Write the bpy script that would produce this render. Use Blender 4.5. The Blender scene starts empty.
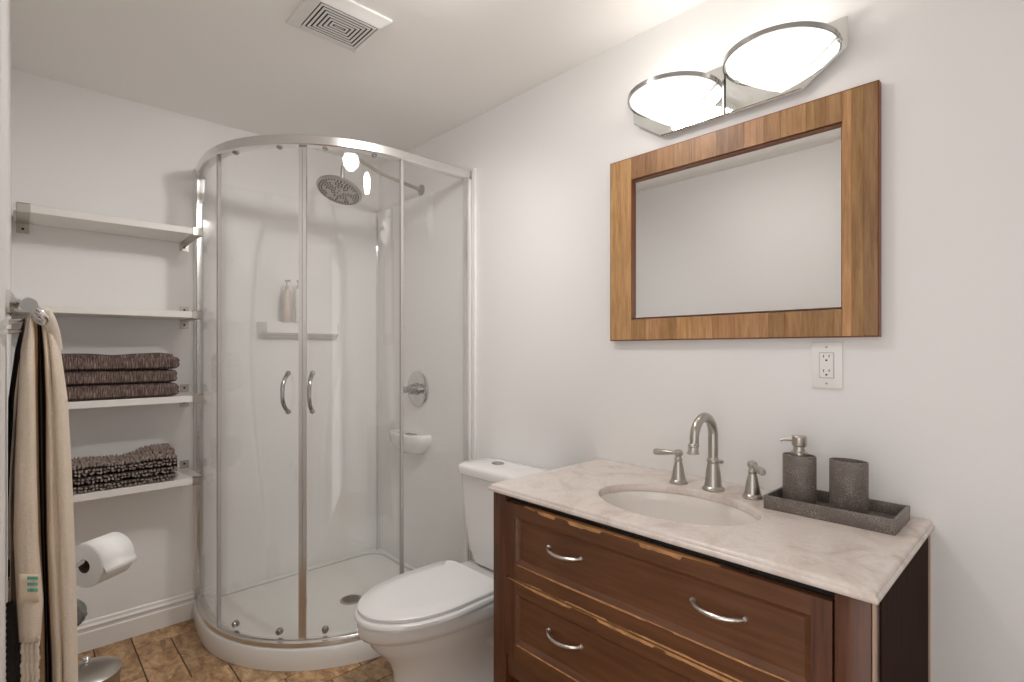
import bpy, bmesh, math, random
from mathutils import Vector, Matrix, noise
random.seed(7)
PI = math.pi
scene = bpy.context.scene
COL = scene.collection

# ------------------------------------------------------------------ camera, world, exposure
cam_data = bpy.data.cameras.new('camera')
cam_data.lens = 36 * 523.4 / 1024
cam_data.sensor_width = 36
cam_data.shift_y = 0.0092
cam_data.clip_start = 0.02
cam = bpy.data.objects.new('camera', cam_data)
COL.objects.link(cam)
cam.location = (2.925, -1.63, 1.302)
cam.rotation_euler = (PI / 2, 0, math.radians(46.58))
scene.camera = cam

SPOT_W = 34.0      # added fill spotlight aimed at the far wall
BULB_W = .8       # each vanity bulb
SHADE_E = .38      # glow of the frosted bowls
WORLD_S = 1.55      # even world fill let in through the doorway beside the camera
CEIL_E = 25        # added ceiling fill lamp
CLX, CLY = 1.72, -.84
world = bpy.data.worlds.new('world')
scene.world = world
world.use_nodes = True
world.node_tree.nodes['Background'].inputs[0].default_value = (1, 0.97, 0.95, 1)
world.node_tree.nodes['Background'].inputs[1].default_value = WORLD_S

scene.view_settings.view_transform = 'Standard'
scene.view_settings.look = 'None'
scene.view_settings.gamma = 1
scene.view_settings.use_curve_mapping = False
scene.view_settings.exposure = 0.25
scene.cycles.sample_clamp_indirect = 4
scene.cycles.max_bounces = 16
scene.cycles.diffuse_bounces = 10
scene.cycles.transparent_max_bounces = 24
scene.cycles.use_denoising = True

# ------------------------------------------------------------------ materials
def new_mat(name):
    m = bpy.data.materials.new(name)
    m.use_nodes = True
    nt = m.node_tree
    return m, nt, nt.nodes['Principled BSDF']

def N(nt, kind, **kw):
    n = nt.nodes.new(kind)
    for k, v in kw.items():
        if k.startswith('i_'):
            n.inputs[k[2:].replace('_', ' ')].default_value = v
        else:
            setattr(n, k, v)
    return n

def c4(c): return (c[0], c[1], c[2], 1)
def srgb(r, g, b):
    f = lambda v: ((v / 255 + .055) / 1.055) ** 2.4 if v > 10 else v / 255 / 12.92
    return (f(r), f(g), f(b))

def plain(name, color, rough=0.5, metal=0.0, bump=0.0, bscale=200, var=0.0, vscale=8, coat=0.0, spec=0.5):
    m, nt, b = new_mat(name)
    b.inputs['Base Color'].default_value = c4(color)
    b.inputs['Roughness'].default_value = rough
    b.inputs['Metallic'].default_value = metal
    b.inputs['Coat Weight'].default_value = coat
    b.inputs['Specular IOR Level'].default_value = spec
    tc = N(nt, 'ShaderNodeTexCoord')
    if var > 0:
        nz = N(nt, 'ShaderNodeTexNoise', i_Scale=vscale, i_Detail=5.0)
        nt.links.new(tc.outputs['Object'], nz.inputs['Vector'])
        r = N(nt, 'ShaderNodeValToRGB')
        r.color_ramp.elements[0].position = .3
        r.color_ramp.elements[1].position = .7
        r.color_ramp.elements[0].color = c4([c * (1 - var) for c in color])
        r.color_ramp.elements[1].color = c4([min(1, c * (1 + var)) for c in color])
        nt.links.new(nz.outputs['Fac'], r.inputs[0])
        nt.links.new(r.outputs[0], b.inputs['Base Color'])
    if bump > 0:
        nz = N(nt, 'ShaderNodeTexNoise', i_Scale=bscale, i_Detail=3.0)
        nt.links.new(tc.outputs['Object'], nz.inputs['Vector'])
        bp = N(nt, 'ShaderNodeBump', i_Strength=bump, i_Distance=.002)
        nt.links.new(nz.outputs['Fac'], bp.inputs['Height'])
        nt.links.new(bp.outputs[0], b.inputs['Normal'])
    return m

M = {}
M['wall'] = plain('wall_paint', (.83, .825, .82), .55, bump=.12, bscale=120)
M['ceil'] = plain('ceiling_paint', (.91, .895, .875), .7, bump=.1, bscale=90)
M['trim'] = plain('white_trim_paint', (.80, .79, .77), .35)
M['shelf'] = plain('white_shelf_foil', (.78, .76, .73), .4)
M['porcelain'] = plain('white_porcelain', (.80, .79, .78), .08, coat=.5)
M['seat'] = plain('white_seat_plastic', (.82, .82, .82), .16)
M['acrylic'] = plain('white_acrylic', (.83, .83, .82), .13, coat=.3)
M['tray'] = plain('white_tray_acrylic', (.80, .80, .78), .14, coat=.3)
M['chrome'] = plain('chrome', (.80, .80, .80), .08, 1.0)
M['dchrome'] = plain('dark_chrome', (.45, .45, .45), .15, 1.0)
M['alu'] = plain('polished_aluminium', (.80, .79, .78), .22, 1.0)
M['nickel'] = plain('brushed_nickel', (.50, .47, .43), .30, 1.0, bump=.05, bscale=400)
M['steel'] = plain('brushed_steel', (.50, .47, .43), .34, 1.0, bump=.05, bscale=300)
M['dark'] = plain('dark_gap', (.012, .010, .009), .7)  # near-black: shade painted into gaps and slots, also dark screws
M['black'] = plain('black_rubber', (.02, .02, .02), .5)
M['plate'] = plain('white_outlet_plastic', (.85, .84, .82), .3)
M['paper'] = plain('white_paper', (.86, .86, .85), .9, bump=.3, bscale=150)
M['core'] = plain('cardboard_core', (.13, .09, .06), .9)
M['fuzz'] = plain('grey_fuzzy_cloth', (.17, .165, .16), .95, bump=1, bscale=250, var=.35, vscale=120)
M['sink'] = plain('biscuit_sink_china', (.80, .76, .72), .12, coat=.4)
M['seal'] = plain('clear_grey_seal', (.42, .40, .39), .3)
M['flange'] = plain('white_flange', (.78, .77, .75), .3)
M['pink'] = plain('pale_rose_bottle', (.68, .60, .55), .25, var=.1)
M['whitebottle'] = plain('white_bottle', (.82, .82, .80), .25)
M['clearcap'] = plain('grey_pump_plastic', (.55, .55, .54), .25)
M['rawwood'] = plain('raw_chipped_wood', srgb(190, 140, 92), .7, var=.25, vscale=40)
M['edgeband'] = plain('pale_edge_band', srgb(176, 150, 132), .5)
M['teal'] = plain('teal_print', srgb(98, 170, 155), .8)
M['fringe_dark'] = plain('dark_fringe_yarn', (.045, .04, .04), .95)
M['fringe_cream'] = plain('cream_fringe_yarn', (.72, .64, .54), .95, bump=.5, bscale=300)

def glass_mat():
    m = bpy.data.materials.new('clear_glass'); m.use_nodes = True
    nt = m.node_tree; nt.nodes.clear()
    out = N(nt, 'ShaderNodeOutputMaterial')
    tr = N(nt, 'ShaderNodeBsdfTransparent'); tr.inputs[0].default_value = (.995, .995, .992, 1)
    gl = N(nt, 'ShaderNodeBsdfGlossy'); gl.inputs['Roughness'].default_value = .0
    lw = N(nt, 'ShaderNodeLayerWeight'); lw.inputs['Blend'].default_value = .5
    pw = N(nt, 'ShaderNodeMath', operation='POWER'); pw.inputs[1].default_value = 5
    ma = N(nt, 'ShaderNodeMath', operation='MULTIPLY_ADD'); ma.inputs[1].default_value = .9; ma.inputs[2].default_value = .045
    mx = N(nt, 'ShaderNodeMixShader')
    L = nt.links.new
    L(lw.outputs['Facing'], pw.inputs[0]); L(pw.outputs[0], ma.inputs[0]); L(ma.outputs[0], mx.inputs[0])
    L(tr.outputs[0], mx.inputs[1]); L(gl.outputs[0], mx.inputs[2]); L(mx.outputs[0], out.inputs[0])
    return m
M['glass'] = glass_mat()
M['mirror'] = plain('mirror_silver', (.88, .885, .875), .0, 1.0)

def emis(name, color, s, mixin=None):
    m, nt, b = new_mat(name)
    b.inputs['Base Color'].default_value = c4((.8, .8, .8))
    b.inputs['Emission Color'].default_value = c4(color)
    b.inputs['Emission Strength'].default_value = s
    return m
M['dome'] = emis('fill_dome_lit', (1, .965, .935), CEIL_E)
M['bulb'] = emis('lit_bulb', (1, .93, .84), 14)

def shade_mat():
    m = bpy.data.materials.new('frosted_lamp_glass'); m.use_nodes = True
    nt = m.node_tree; nt.nodes.clear()
    out = N(nt, 'ShaderNodeOutputMaterial')
    em = N(nt, 'ShaderNodeEmission'); em.inputs[0].default_value = (1, .96, .9, 1); em.inputs[1].default_value = SHADE_E
    tl = N(nt, 'ShaderNodeBsdfTranslucent'); tl.inputs[0].default_value = (.85, .85, .85, 1)
    gl = N(nt, 'ShaderNodeBsdfGlossy'); gl.inputs['Roughness'].default_value = .1
    mx = N(nt, 'ShaderNodeMixShader'); mx.inputs[0].default_value = .08
    ad = N(nt, 'ShaderNodeAddShader')
    L = nt.links.new
    L(tl.outputs[0], mx.inputs[1]); L(gl.outputs[0], mx.inputs[2]); L(mx.outputs[0], ad.inputs[0]); L(em.outputs[0], ad.inputs[1]); L(ad.outputs[0], out.inputs[0])
    return m
M['shade'] = shade_mat()

def ramp(nt, stops, interp='LINEAR'):
    r = N(nt, 'ShaderNodeValToRGB'); cr = r.color_ramp; cr.interpolation = interp
    while len(cr.elements) < len(stops): cr.elements.new(.5)
    for e, (p, c) in zip(cr.elements, stops): e.position = p
    for e, (p, c) in zip(cr.elements, stops): e.color = c4(c)
    return r

def wood_mat(name, dark, light, axis_scale=(2, 30, 30), rough=.35, tone=False, coat=.12, spec=.4):
    m, nt, b = new_mat(name)
    L = nt.links.new
    tc = N(nt, 'ShaderNodeTexCoord'); mp = N(nt, 'ShaderNodeMapping'); mp.inputs['Scale'].default_value = axis_scale
    nz = N(nt, 'ShaderNodeTexNoise', i_Scale=1.6, i_Detail=7.0, i_Roughness=.65, i_Distortion=.4)
    L(tc.outputs['Object'], mp.inputs[0]); L(mp.outputs[0], nz.inputs['Vector'])
    r = ramp(nt, [(.3, dark), (.72, light)])
    L(nz.outputs['Fac'], r.inputs[0])
    nz2 = N(nt, 'ShaderNodeTexNoise', i_Scale=5.0, i_Detail=3.0)
    L(tc.outputs['Object'], nz2.inputs['Vector'])
    mr = N(nt, 'ShaderNodeMapRange'); mr.inputs['To Min'].default_value = .75; mr.inputs['To Max'].default_value = 1.25
    L(nz2.outputs['Fac'], mr.inputs[0])
    mul = N(nt, 'ShaderNodeMixRGB', blend_type='MULTIPLY'); mul.inputs[0].default_value = 1
    L(r.outputs[0], mul.inputs[1]); L(mr.outputs[0], mul.inputs[2])
    last = mul.outputs[0]
    if tone:
        at = N(nt, 'ShaderNodeAttribute', attribute_name='tone')
        m2 = N(nt, 'ShaderNodeMixRGB', blend_type='MULTIPLY'); m2.inputs[0].default_value = 1
        L(last, m2.inputs[1]); L(at.outputs['Color'], m2.inputs[2]); last = m2.outputs[0]
    L(last, b.inputs['Base Color'])
    b.inputs['Roughness'].default_value = rough
    b.inputs['Coat Weight'].default_value = coat
    b.inputs['Specular IOR Level'].default_value = spec
    bp = N(nt, 'ShaderNodeBump', i_Strength=.15, i_Distance=.001)
    L(nz.outputs['Fac'], bp.inputs['Height']); L(bp.outputs[0], b.inputs['Normal'])
    return m
M['woodH'] = wood_mat('dark_stained_wood_long_grain', srgb(88, 55, 35), srgb(114, 74, 48), (3, 45, 45))
M['woodV'] = wood_mat('dark_stained_wood_upright_grain', srgb(66, 38, 25), srgb(108, 66, 43), (45, 45, 3))
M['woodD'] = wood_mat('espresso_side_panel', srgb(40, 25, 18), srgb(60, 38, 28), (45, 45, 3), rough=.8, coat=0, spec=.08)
M['oakV'] = wood_mat('amber_wood_blocks', srgb(144, 104, 68), srgb(190, 150, 108), (60, 60, 5), tone=True)
M['oakedge'] = plain('dark_amber_edge', srgb(120, 66, 30), .4)

def marble():
    m, nt, b = new_mat('pink_beige_marble'); L = nt.links.new
    tc = N(nt, 'ShaderNodeTexCoord')
    nz = N(nt, 'ShaderNodeTexNoise', i_Scale=9.0, i_Detail=9.0, i_Roughness=.65, i_Distortion=.8)
    L(tc.outputs['Object'], nz.inputs['Vector'])
    r = ramp(nt, [(.25, (.50, .40, .35)), (.42, (.66, .57, .52)), (.55, (.74, .665, .62)), (.75, (.70, .60, .56))])
    L(nz.outputs['Fac'], r.inputs[0])
    v = N(nt, 'ShaderNodeTexNoise', i_Scale=120.0, i_Detail=4.0); L(tc.outputs['Object'], v.inputs['Vector'])
    mr = N(nt, 'ShaderNodeMapRange'); mr.inputs['To Min'].default_value = .9; mr.inputs['To Max'].default_value = 1.1
    L(v.outputs['Fac'], mr.inputs[0])
    mul = N(nt, 'ShaderNodeMixRGB', blend_type='MULTIPLY'); mul.inputs[0].default_value = 1
    L(r.outputs[0], mul.inputs[1]); L(mr.outputs[0], mul.inputs[2]); L(mul.outputs[0], b.inputs['Base Color'])
    b.inputs['Roughness'].default_value = .22
    return m
M['marble'] = marble()

def shagreen(name, lo, hi, rough=.35):
    m, nt, b = new_mat(name); L = nt.links.new
    tc = N(nt, 'ShaderNodeTexCoord')
    v = N(nt, 'ShaderNodeTexVoronoi', i_Scale=330.0); L(tc.outputs['Object'], v.inputs['Vector'])
    nz = N(nt, 'ShaderNodeTexNoise', i_Scale=30.0, i_Detail=4.0); L(tc.outputs['Object'], nz.inputs['Vector'])
    ad = N(nt, 'ShaderNodeMath', operation='ADD'); L(v.outputs['Distance'], ad.inputs[0]); L(nz.outputs['Fac'], ad.inputs[1])
    r = ramp(nt, [(.55, hi), (.95, lo)]); L(ad.outputs[0], r.inputs[0]); L(r.outputs[0], b.inputs['Base Color'])
    b.inputs['Roughness'].default_value = rough
    bp = N(nt, 'ShaderNodeBump', i_Strength=.6, i_Distance=.001); bp.invert = True
    L(v.outputs['Distance'], bp.inputs['Height']); L(bp.outputs[0], b.inputs['Normal'])
    return m
M['stone'] = shagreen('grey_pebbled_resin', srgb(106, 98, 92), srgb(160, 150, 142))

def tile_mat():
    m, nt, b = new_mat('brown_slate_look_tile'); L = nt.links.new
    tc = N(nt, 'ShaderNodeTexCoord'); at = N(nt, 'ShaderNodeAttribute', attribute_name='tone')
    add = N(nt, 'ShaderNodeVectorMath', operation='ADD'); L(tc.outputs['Object'], add.inputs[0])
    sc = N(nt, 'ShaderNodeVectorMath', operation='SCALE'); sc.inputs['Scale'].default_value = 13; L(at.outputs['Color'], sc.inputs[0]); L(sc.outputs[0], add.inputs[1])
    mp = N(nt, 'ShaderNodeMapping'); mp.inputs['Scale'].default_value = (1, 1.7, 1); L(add.outputs[0], mp.inputs[0])
    nz = N(nt, 'ShaderNodeTexNoise', i_Scale=14.0, i_Detail=9.0, i_Roughness=.7, i_Distortion=.6); L(mp.outputs[0], nz.inputs['Vector'])
    r = ramp(nt, [(.28, srgb(88, 62, 42)), (.43, srgb(150, 116, 82)), (.56, srgb(188, 154, 116)), (.72, srgb(222, 194, 158))])
    L(nz.outputs['Fac'], r.inputs[0])
    m2 = N(nt, 'ShaderNodeMixRGB', blend_type='MULTIPLY'); m2.inputs[0].default_value = 1
    L(r.outputs[0], m2.inputs[1]); L(at.outputs['Color'], m2.inputs[2]); L(m2.outputs[0], b.inputs['Base Color'])
    b.inputs['Roughness'].default_value = .4
    bp = N(nt, 'ShaderNodeBump', i_Strength=.4, i_Distance=.003); L(nz.outputs['Fac'], bp.inputs['Height']); L(bp.outputs[0], b.inputs['Normal'])
    return m
M['tile'] = tile_mat()
M['grout'] = plain('brown_grout', srgb(100, 80, 62), .9)

def ribbed_towel():
    m, nt, b = new_mat('brown_ribbed_terry'); L = nt.links.new
    tc = N(nt, 'ShaderNodeTexCoord'); mp = N(nt, 'ShaderNodeMapping'); mp.inputs['Scale'].default_value = (40, 260, 25)
    L(tc.outputs['Object'], mp.inputs[0])
    nz = N(nt, 'ShaderNodeTexNoise', i_Scale=1.0, i_Detail=4.0, i_Roughness=.7); L(mp.outputs[0], nz.inputs['Vector'])
    r = ramp(nt, [(.34, srgb(58, 46, 44)), (.52, srgb(108, 92, 87)), (.68, srgb(166, 148, 140))]); L(nz.outputs['Fac'], r.inputs[0])
    L(r.outputs[0], b.inputs['Base Color']); b.inputs['Roughness'].default_value = .95
    b.inputs['Specular IOR Level'].default_value = .1
    bp = N(nt, 'ShaderNodeBump', i_Strength=.8, i_Distance=.003); L(nz.outputs['Fac'], bp.inputs['Height']); L(bp.outputs[0], b.inputs['Normal'])
    return m
M['terry'] = ribbed_towel()
M['chenille'] = plain('brown_chenille_loops', srgb(154, 140, 132), .95, var=.42, vscale=70, spec=.1)
M['chenille_base'] = plain('dark_chenille_backing', srgb(74, 64, 60), .95)

def striped_towel():
    m, nt, b = new_mat('cream_and_black_striped_cotton'); L = nt.links.new
    uv = N(nt, 'ShaderNodeUVMap'); sp = N(nt, 'ShaderNodeSeparateXYZ'); L(uv.outputs[0], sp.inputs[0])
    cream = srgb(226, 213, 196); warm = srgb(206, 176, 138); blk = srgb(46, 42, 42); gry = srgb(116, 106, 100)
    r = ramp(nt, [(0, blk), (.075, cream), (.13, gry), (.155, cream), (.165, gry), (.19, cream), (.43, warm), (.47, blk), (.485, gry), (.50, blk), (.545, gry), (.56, cream), (.95, gry), (.96, cream)], 'CONSTANT')
    L(sp.outputs['X'], r.inputs[0])
    tc = N(nt, 'ShaderNodeTexCoord'); nz = N(nt, 'ShaderNodeTexNoise', i_Scale=260.0, i_Detail=3.0); L(tc.outputs['Object'], nz.inputs['Vector'])
    mr = N(nt, 'ShaderNodeMapRange'); mr.inputs['To Min'].default_value = .86; mr.inputs['To Max'].default_value = 1.12; L(nz.outputs['Fac'], mr.inputs[0])
    mul = N(nt, 'ShaderNodeMixRGB', blend_type='MULTIPLY'); mul.inputs[0].default_value = 1
    L(r.outputs[0], mul.inputs[1]); L(mr.outputs[0], mul.inputs[2]); L(mul.outputs[0], b.inputs['Base Color'])
    b.inputs['Roughness'].default_value = .95; b.inputs['Specular IOR Level'].default_value = .1
    bp = N(nt, 'ShaderNodeBump', i_Strength=.5, i_Distance=.002); L(nz.outputs['Fac'], bp.inputs['Height']); L(bp.outputs[0], b.inputs['Normal'])
    return m
M['striped'] = striped_towel()

# ------------------------------------------------------------------ mesh helpers
def finish(name, bm, mat, parent=None, smooth=True, angle=35, origin=None, recalc=True):
    if recalc: bmesh.ops.recalc_face_normals(bm, faces=bm.faces)
    me = bpy.data.meshes.new(name)
    bm.to_mesh(me); bm.free()
    for m in (mat if isinstance(mat, (list, tuple)) else [mat]): me.materials.append(m)
    if smooth:
        me.polygons.foreach_set('use_smooth', [True] * len(me.polygons))
        try: me.set_sharp_from_angle(angle=math.radians(angle))
        except Exception: pass
    o = bpy.data.objects.new(name, me)
    COL.objects.link(o)
    if parent is not None: o.parent = parent
    return o

def part(name, bm, mat, root, **kw):
    """bm in world coordinates; root an empty at its own location (no rotation)"""
    off = Vector((0, 0, 0)); p = root
    while p is not None:
        off += p.location; p = p.parent
    bmesh.ops.translate(bm, verts=bm.verts, vec=-off)
    return finish(name, bm, mat, root, **kw)

def tag(o, label=None, cat=None, group=None, kind=None):
    if label: o['label'] = label
    if cat: o['category'] = cat
    if group: o['group'] = group
    if kind: o['kind'] = kind
    return o

def thing(name, loc, label, cat, group=None):
    o = bpy.data.objects.new(name, None)
    o.empty_display_size = .05
    COL.objects.link(o); o.location = loc
    return tag(o, label, cat, group)

def solo(name, bm, mat, loc, label, cat, group=None, **kw):
    bmesh.ops.translate(bm, verts=bm.verts, vec=-Vector(loc))
    o = finish(name, bm, mat, **kw); o.location = loc
    return tag(o, label, cat, group)

def struct(name, bm, mat, **kw):
    o = finish(name, bm, mat, **kw); o['kind'] = 'structure'; return o

def NB(): return bmesh.new()

def box(bm, x0, x1, y0, y1, z0, z1, bev=0.0, seg=2, mi=0):
    t = bmesh.new()
    bmesh.ops.create_cube(t, size=1)
    for v in t.verts:
        v.co = Vector(((x0 + x1) / 2 + v.co.x * (x1 - x0), (y0 + y1) / 2 + v.co.y * (y1 - y0), (z0 + z1) / 2 + v.co.z * (z1 - z0)))
    if bev > 0:
        bmesh.ops.bevel(t, geom=t.edges[:], offset=bev, segments=seg, profile=.5, affect='EDGES')
    for f in t.faces: f.material_index = mi
    join(bm, t)

def join(bm, t, mat=None):
    if mat is not None: bmesh.ops.transform(t, matrix=mat, verts=t.verts)
    vm = {}
    for v in t.verts: vm[v] = bm.verts.new(v.co)
    for f in t.faces:
        try:
            nf = bm.faces.new([vm[v] for v in f.verts]); nf.material_index = f.material_index; nf.smooth = f.smooth
        except ValueError: pass
    t.free()

def ring_faces(bm, a, b, closed=True, mi=0):
    n = len(a)
    for i in range(n if closed else n - 1):
        j = (i + 1) % n
        try:
            f = bm.faces.new((a[i], a[j], b[j], b[i])); f.material_index = mi
        except ValueError: pass

def loft(bm, rings, cap0=True, cap1=True, closed=True, mi=0):
    vr = [[bm.verts.new(p) for p in r] for r in rings]
    for a, b in zip(vr, vr[1:]): ring_faces(bm, a, b, closed, mi)
    if cap0: f = bm.faces.new(vr[0][::-1]); f.material_index = mi
    if cap1: f = bm.faces.new(vr[-1]); f.material_index = mi
    return vr

def frame_of(d):
    d = d.normalized()
    up = Vector((0, 0, 1)) if abs(d.z) < .95 else Vector((1, 0, 0))
    a = d.cross(up).normalized(); b = a.cross(d).normalized()
    return a, b

def tube(bm, pts, r, seg=12, cap=True, mi=0):
    pts = [Vector(p) for p in pts]; n = len(pts)
    rs = r if isinstance(r, (list, tuple)) else [r] * n
    rings = []; a = None
    for i, p in enumerate(pts):
        d = (pts[min(i + 1, n - 1)] - pts[max(i - 1, 0)]).normalized()
        if a is None: a, b = frame_of(d)
        else:
            a = (a - d * a.dot(d)).normalized(); b = a.cross(d).normalized()
        rings.append([p + (a * math.cos(t) + b * math.sin(t)) * rs[i] for t in [2 * PI * k / seg for k in range(seg)]])
    loft(bm, rings, cap, cap, mi=mi)

def lathe(bm, prof, c, axis=(0, 0, 1), seg=28, sx=1.0, sy=1.0, mi=0, cap0=True, cap1=True):
    """prof: (radius, distance along axis)"""
    ax = Vector(axis).normalized(); c = Vector(c)
    if abs(ax.z) > .95: a, b = Vector((1, 0, 0)), Vector((0, 1, 0))
    else: a, b = frame_of(ax)
    rings = [[c + ax * h + (a * math.cos(t) * sx + b * math.sin(t) * sy) * max(rr, 1e-5) for t in [2 * PI * k / seg for k in range(seg)]] for rr, h in prof]
    loft(bm, rings, cap0, cap1, mi=mi)

def prism(bm, pts, z0, z1, bev=0.0, seg=2, mat=None, mi=0):
    t = bmesh.new()
    lo = [t.verts.new((p[0], p[1], z0)) for p in pts]; hi = [t.verts.new((p[0], p[1], z1)) for p in pts]
    t.faces.new(lo[::-1]); t.faces.new(hi); ring_faces(t, lo, hi)
    bmesh.ops.recalc_face_normals(t, faces=t.faces)
    if bev > 0: bmesh.ops.bevel(t, geom=t.edges[:], offset=bev, segments=seg, profile=.5, affect='EDGES')
    for f in t.faces: f.material_index = mi
    join(bm, t, mat)

def catmull(keys, n):
    out = []; m = len(keys)
    for i in range(m - 1):
        p0 = keys[max(i - 1, 0)]; p1 = keys[i]; p2 = keys[i + 1]; p3 = keys[min(i + 2, m - 1)]
        for k in range(n):
            t = k / n
            out.append(tuple(.5 * ((2 * b) + (-a + c) * t + (2 * a - 5 * b + 4 * c - d) * t * t + (-a + 3 * b - 3 * c + d) * t ** 3) for a, b, c, d in zip(p0, p1, p2, p3)))
    out.append(tuple(keys[-1]))
    return out

def rrect(x0, x1, y0, y1, r, z, n=5):
    pts = []
    for cx, cy, a0 in ((x1 - r, y1 - r, 0), (x0 + r, y1 - r, PI / 2), (x0 + r, y0 + r, PI), (x1 - r, y0 + r, 1.5 * PI)):
        for k in range(n + 1):
            a = a0 + PI / 2 * k / n
            pts.append(Vector((cx + r * math.cos(a), cy + r * math.sin(a), z)))
    return pts

def set_tone(o, per_face):
    me = o.data
    at = me.color_attributes.new('tone', 'FLOAT_COLOR', 'CORNER')
    for p in me.polygons:
        c = per_face[p.index] if p.index < len(per_face) else (1, 1, 1)
        for li in p.loop_indices: at.data[li].color = (c[0], c[1], c[2], 1)

# ------------------------------------------------------------------ room
H = 2.441
XE = 3.50; YL = -1.645; T = .12; YH = YL - T
bm = NB(); box(bm, -T, XE + T, YL - T, T, -.12, -.004, mi=0)
tones = [(1, 1, 1)] * len(bm.faces)
# ashlar tiles packed on a 0.1325 m grid
g = .1325; gx0, gy0 = 0.0, -1.255
nx0, nx1, ny0, ny1 = 0, 27, -16, 10
used = set(); rnd = random.Random(5)
fixed = [(0, -1, 3, 1), (0, 0, 1, 2), (1, 0, 3, 1), (1, 1, 2, 2), (4, -1, 2, 3), (3, -2, 1, 2), (0, -3, 3, 2)]
def put(ix, iy, w, h):
    for a in range(w):
        for b_ in range(h): used.add((ix + a, iy + b_))
    x0 = max(gx0 + ix * g, 0); x1 = min(gx0 + (ix + w) * g, XE); y0 = max(gy0 + iy * g, YH); y1 = min(gy0 + (iy + h) * g, 0)
    if x1 - x0 < .02 or y1 - y0 < .02: return
    e = .0026
    box(bm, x0 + e, x1 - e, y0 + e, y1 - e, -.006, 0, bev=.0012, seg=1, mi=1)
    k = rnd.uniform(.84, 1.12); k2 = rnd.uniform(.97, 1.03)
    while len(tones) < len(bm.faces): tones.append((k * k2, k, k / k2))
for f in fixed: put(*f)
for iy in range(ny0, ny1):
    for ix in range(nx0, nx1):
        if (ix, iy) in used: continue
        opts = [(3, 2), (2, 2), (4, 2), (2, 1), (3, 1), (1, 2), (2, 3)]
        rnd.shuffle(opts)
        for w, h in opts + [(1, 1)]:
            if all((ix + a, iy + b_) not in used for a in range(w) for b_ in range(h)):
                put(ix, iy, w, h); break
fl = struct('floor', bm, [M['grout'], M['tile']], smooth=False, recalc=False)
set_tone(fl, tones)

bm = NB(); box(bm, -T, XE + T, YL - T, T, H, H + .1); struct('ceiling', bm, M['ceil'], smooth=False)
bm = NB(); box(bm, -T, 0, YL - T, T, 0, H); struct('wall_back', bm, M['wall'], smooth=False)
bm = NB(); box(bm, 0, XE + T, 0, T, 0, H); struct('wall_right', bm, M['wall'], smooth=False)
DX0, DX1, DZ = 2.42, 3.30, 2.04
bm = NB(); box(bm, 0, DX0, YL - T, YL, 0, H); box(bm, DX1, XE, YL - T, YL, 0, H); box(bm, DX0, DX1, YL - T, YL, DZ, H)
struct('wall_left', bm, M['wall'], smooth=False)
bm = NB(); box(bm, XE, XE + T, YL - T, 0, 0, H); struct('wall_front', bm, M['wall'], smooth=False)

# unseen flush lamp added above the frame to even out the brightness
t = thing('ceiling_fill_light', (CLX, CLY, H), 'added round ceiling fill light with a frosted diffuser over the middle of the room', 'ceiling light')
bm = NB(); lathe(bm, [(.155, 0), (.157, -.02), (.15, -.03), (.0, -.03)][::-1], (CLX, CLY, H - .0005), seg=40); part('lamp_base', bm, M['trim'], t)
bm = NB(); lathe(bm, [(0, -.070), (.06, -.068), (.11, -.058), (.14, -.043), (.145, -.0305), (0, -.0305)], (CLX, CLY, H - .0005), seg=40); part('diffuser', bm, M['dome'], t)

# fill spotlight added out of view to brighten the shower and shelves
sp0 = Vector((2.10, -.55, H - .0005))
t = thing('fill_spotlight', tuple(sp0), 'small added fill spotlight on the ceiling outside the view, aimed at the shower and shelves', 'spotlight')
aim = (Vector((.15, -.75, 1.0)) - sp0).normalized()
bm = NB(); lathe(bm, [(0, -.012), (.045, -.012), (.05, -.008), (.05, 0), (0, 0)], sp0, seg=28); part('canopy', bm, M['trim'], t)
bm = NB(); tube(bm, [sp0 + Vector((0, 0, -.011)), sp0 + Vector((0, 0, -.030))], .008, 10); part('stem', bm, M['trim'], t)
hp = sp0 + Vector((0, 0, -.030))
bm = NB(); lathe(bm, [(0, -.028), (.020, -.026), (.026, -.015), (.030, .03), (.034, .05), (.031, .05), (.027, .032), (0, .03)], hp, axis=aim, seg=28); part('spot_head', bm, M['trim'], t)
ld = bpy.data.lights.new('fill_spot', 'SPOT'); ld.energy = SPOT_W; ld.color = (1, .97, .94); ld.shadow_soft_size = .07; ld.spot_size = math.radians(100); ld.spot_blend = .9
lo = bpy.data.objects.new('fill_spot', ld); COL.objects.link(lo); lo.parent = t
lo.location = hp + aim * .055 - sp0; lo.rotation_euler = aim.to_track_quat('-Z', 'Y').to_euler()

BBP = [(0, 0), (.014, 0), (.014, .078), (.0105, .083), (.0105, .095), (.016, .099), (.016, .104), (.009, .112), (.007, .122), (.003, .127), (0, .127)]
def baseboard(name, p0, p1, nrm):
    bm = NB(); p0 = Vector(p0); p1 = Vector(p1); n = Vector(nrm)
    rings = [[p + n * a + Vector((0, 0, z)) for a, z in BBP] for p in (p0, p1)]
    loft(bm, rings); return struct(name, bm, M['trim'], angle=25)
baseboard('baseboard_back', (0, YL, 0), (0, -1.003, 0), (1, 0, 0))
baseboard('baseboard_left', (.017, YL, 0), (DX0 - .07, YL, 0), (0, 1, 0))
baseboard('baseboard_right', (.945, 0, 0), (1.685, 0, 0), (0, -1, 0))
baseboard('trim_1', (2.71, 0, 0), (XE, 0, 0), (0, -1, 0))
bm = NB()
for x0, x1, z0, z1 in ((DX0 - .065, DX0, 0, DZ + .065), (DX1, DX1 + .065, 0, DZ + .065), (DX0, DX1, DZ, DZ + .065)):
    box(bm, x0, x1, YL + .0005, YL + .006, z0, z1, .002)
struct('trim_2', bm, M['trim'])

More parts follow.
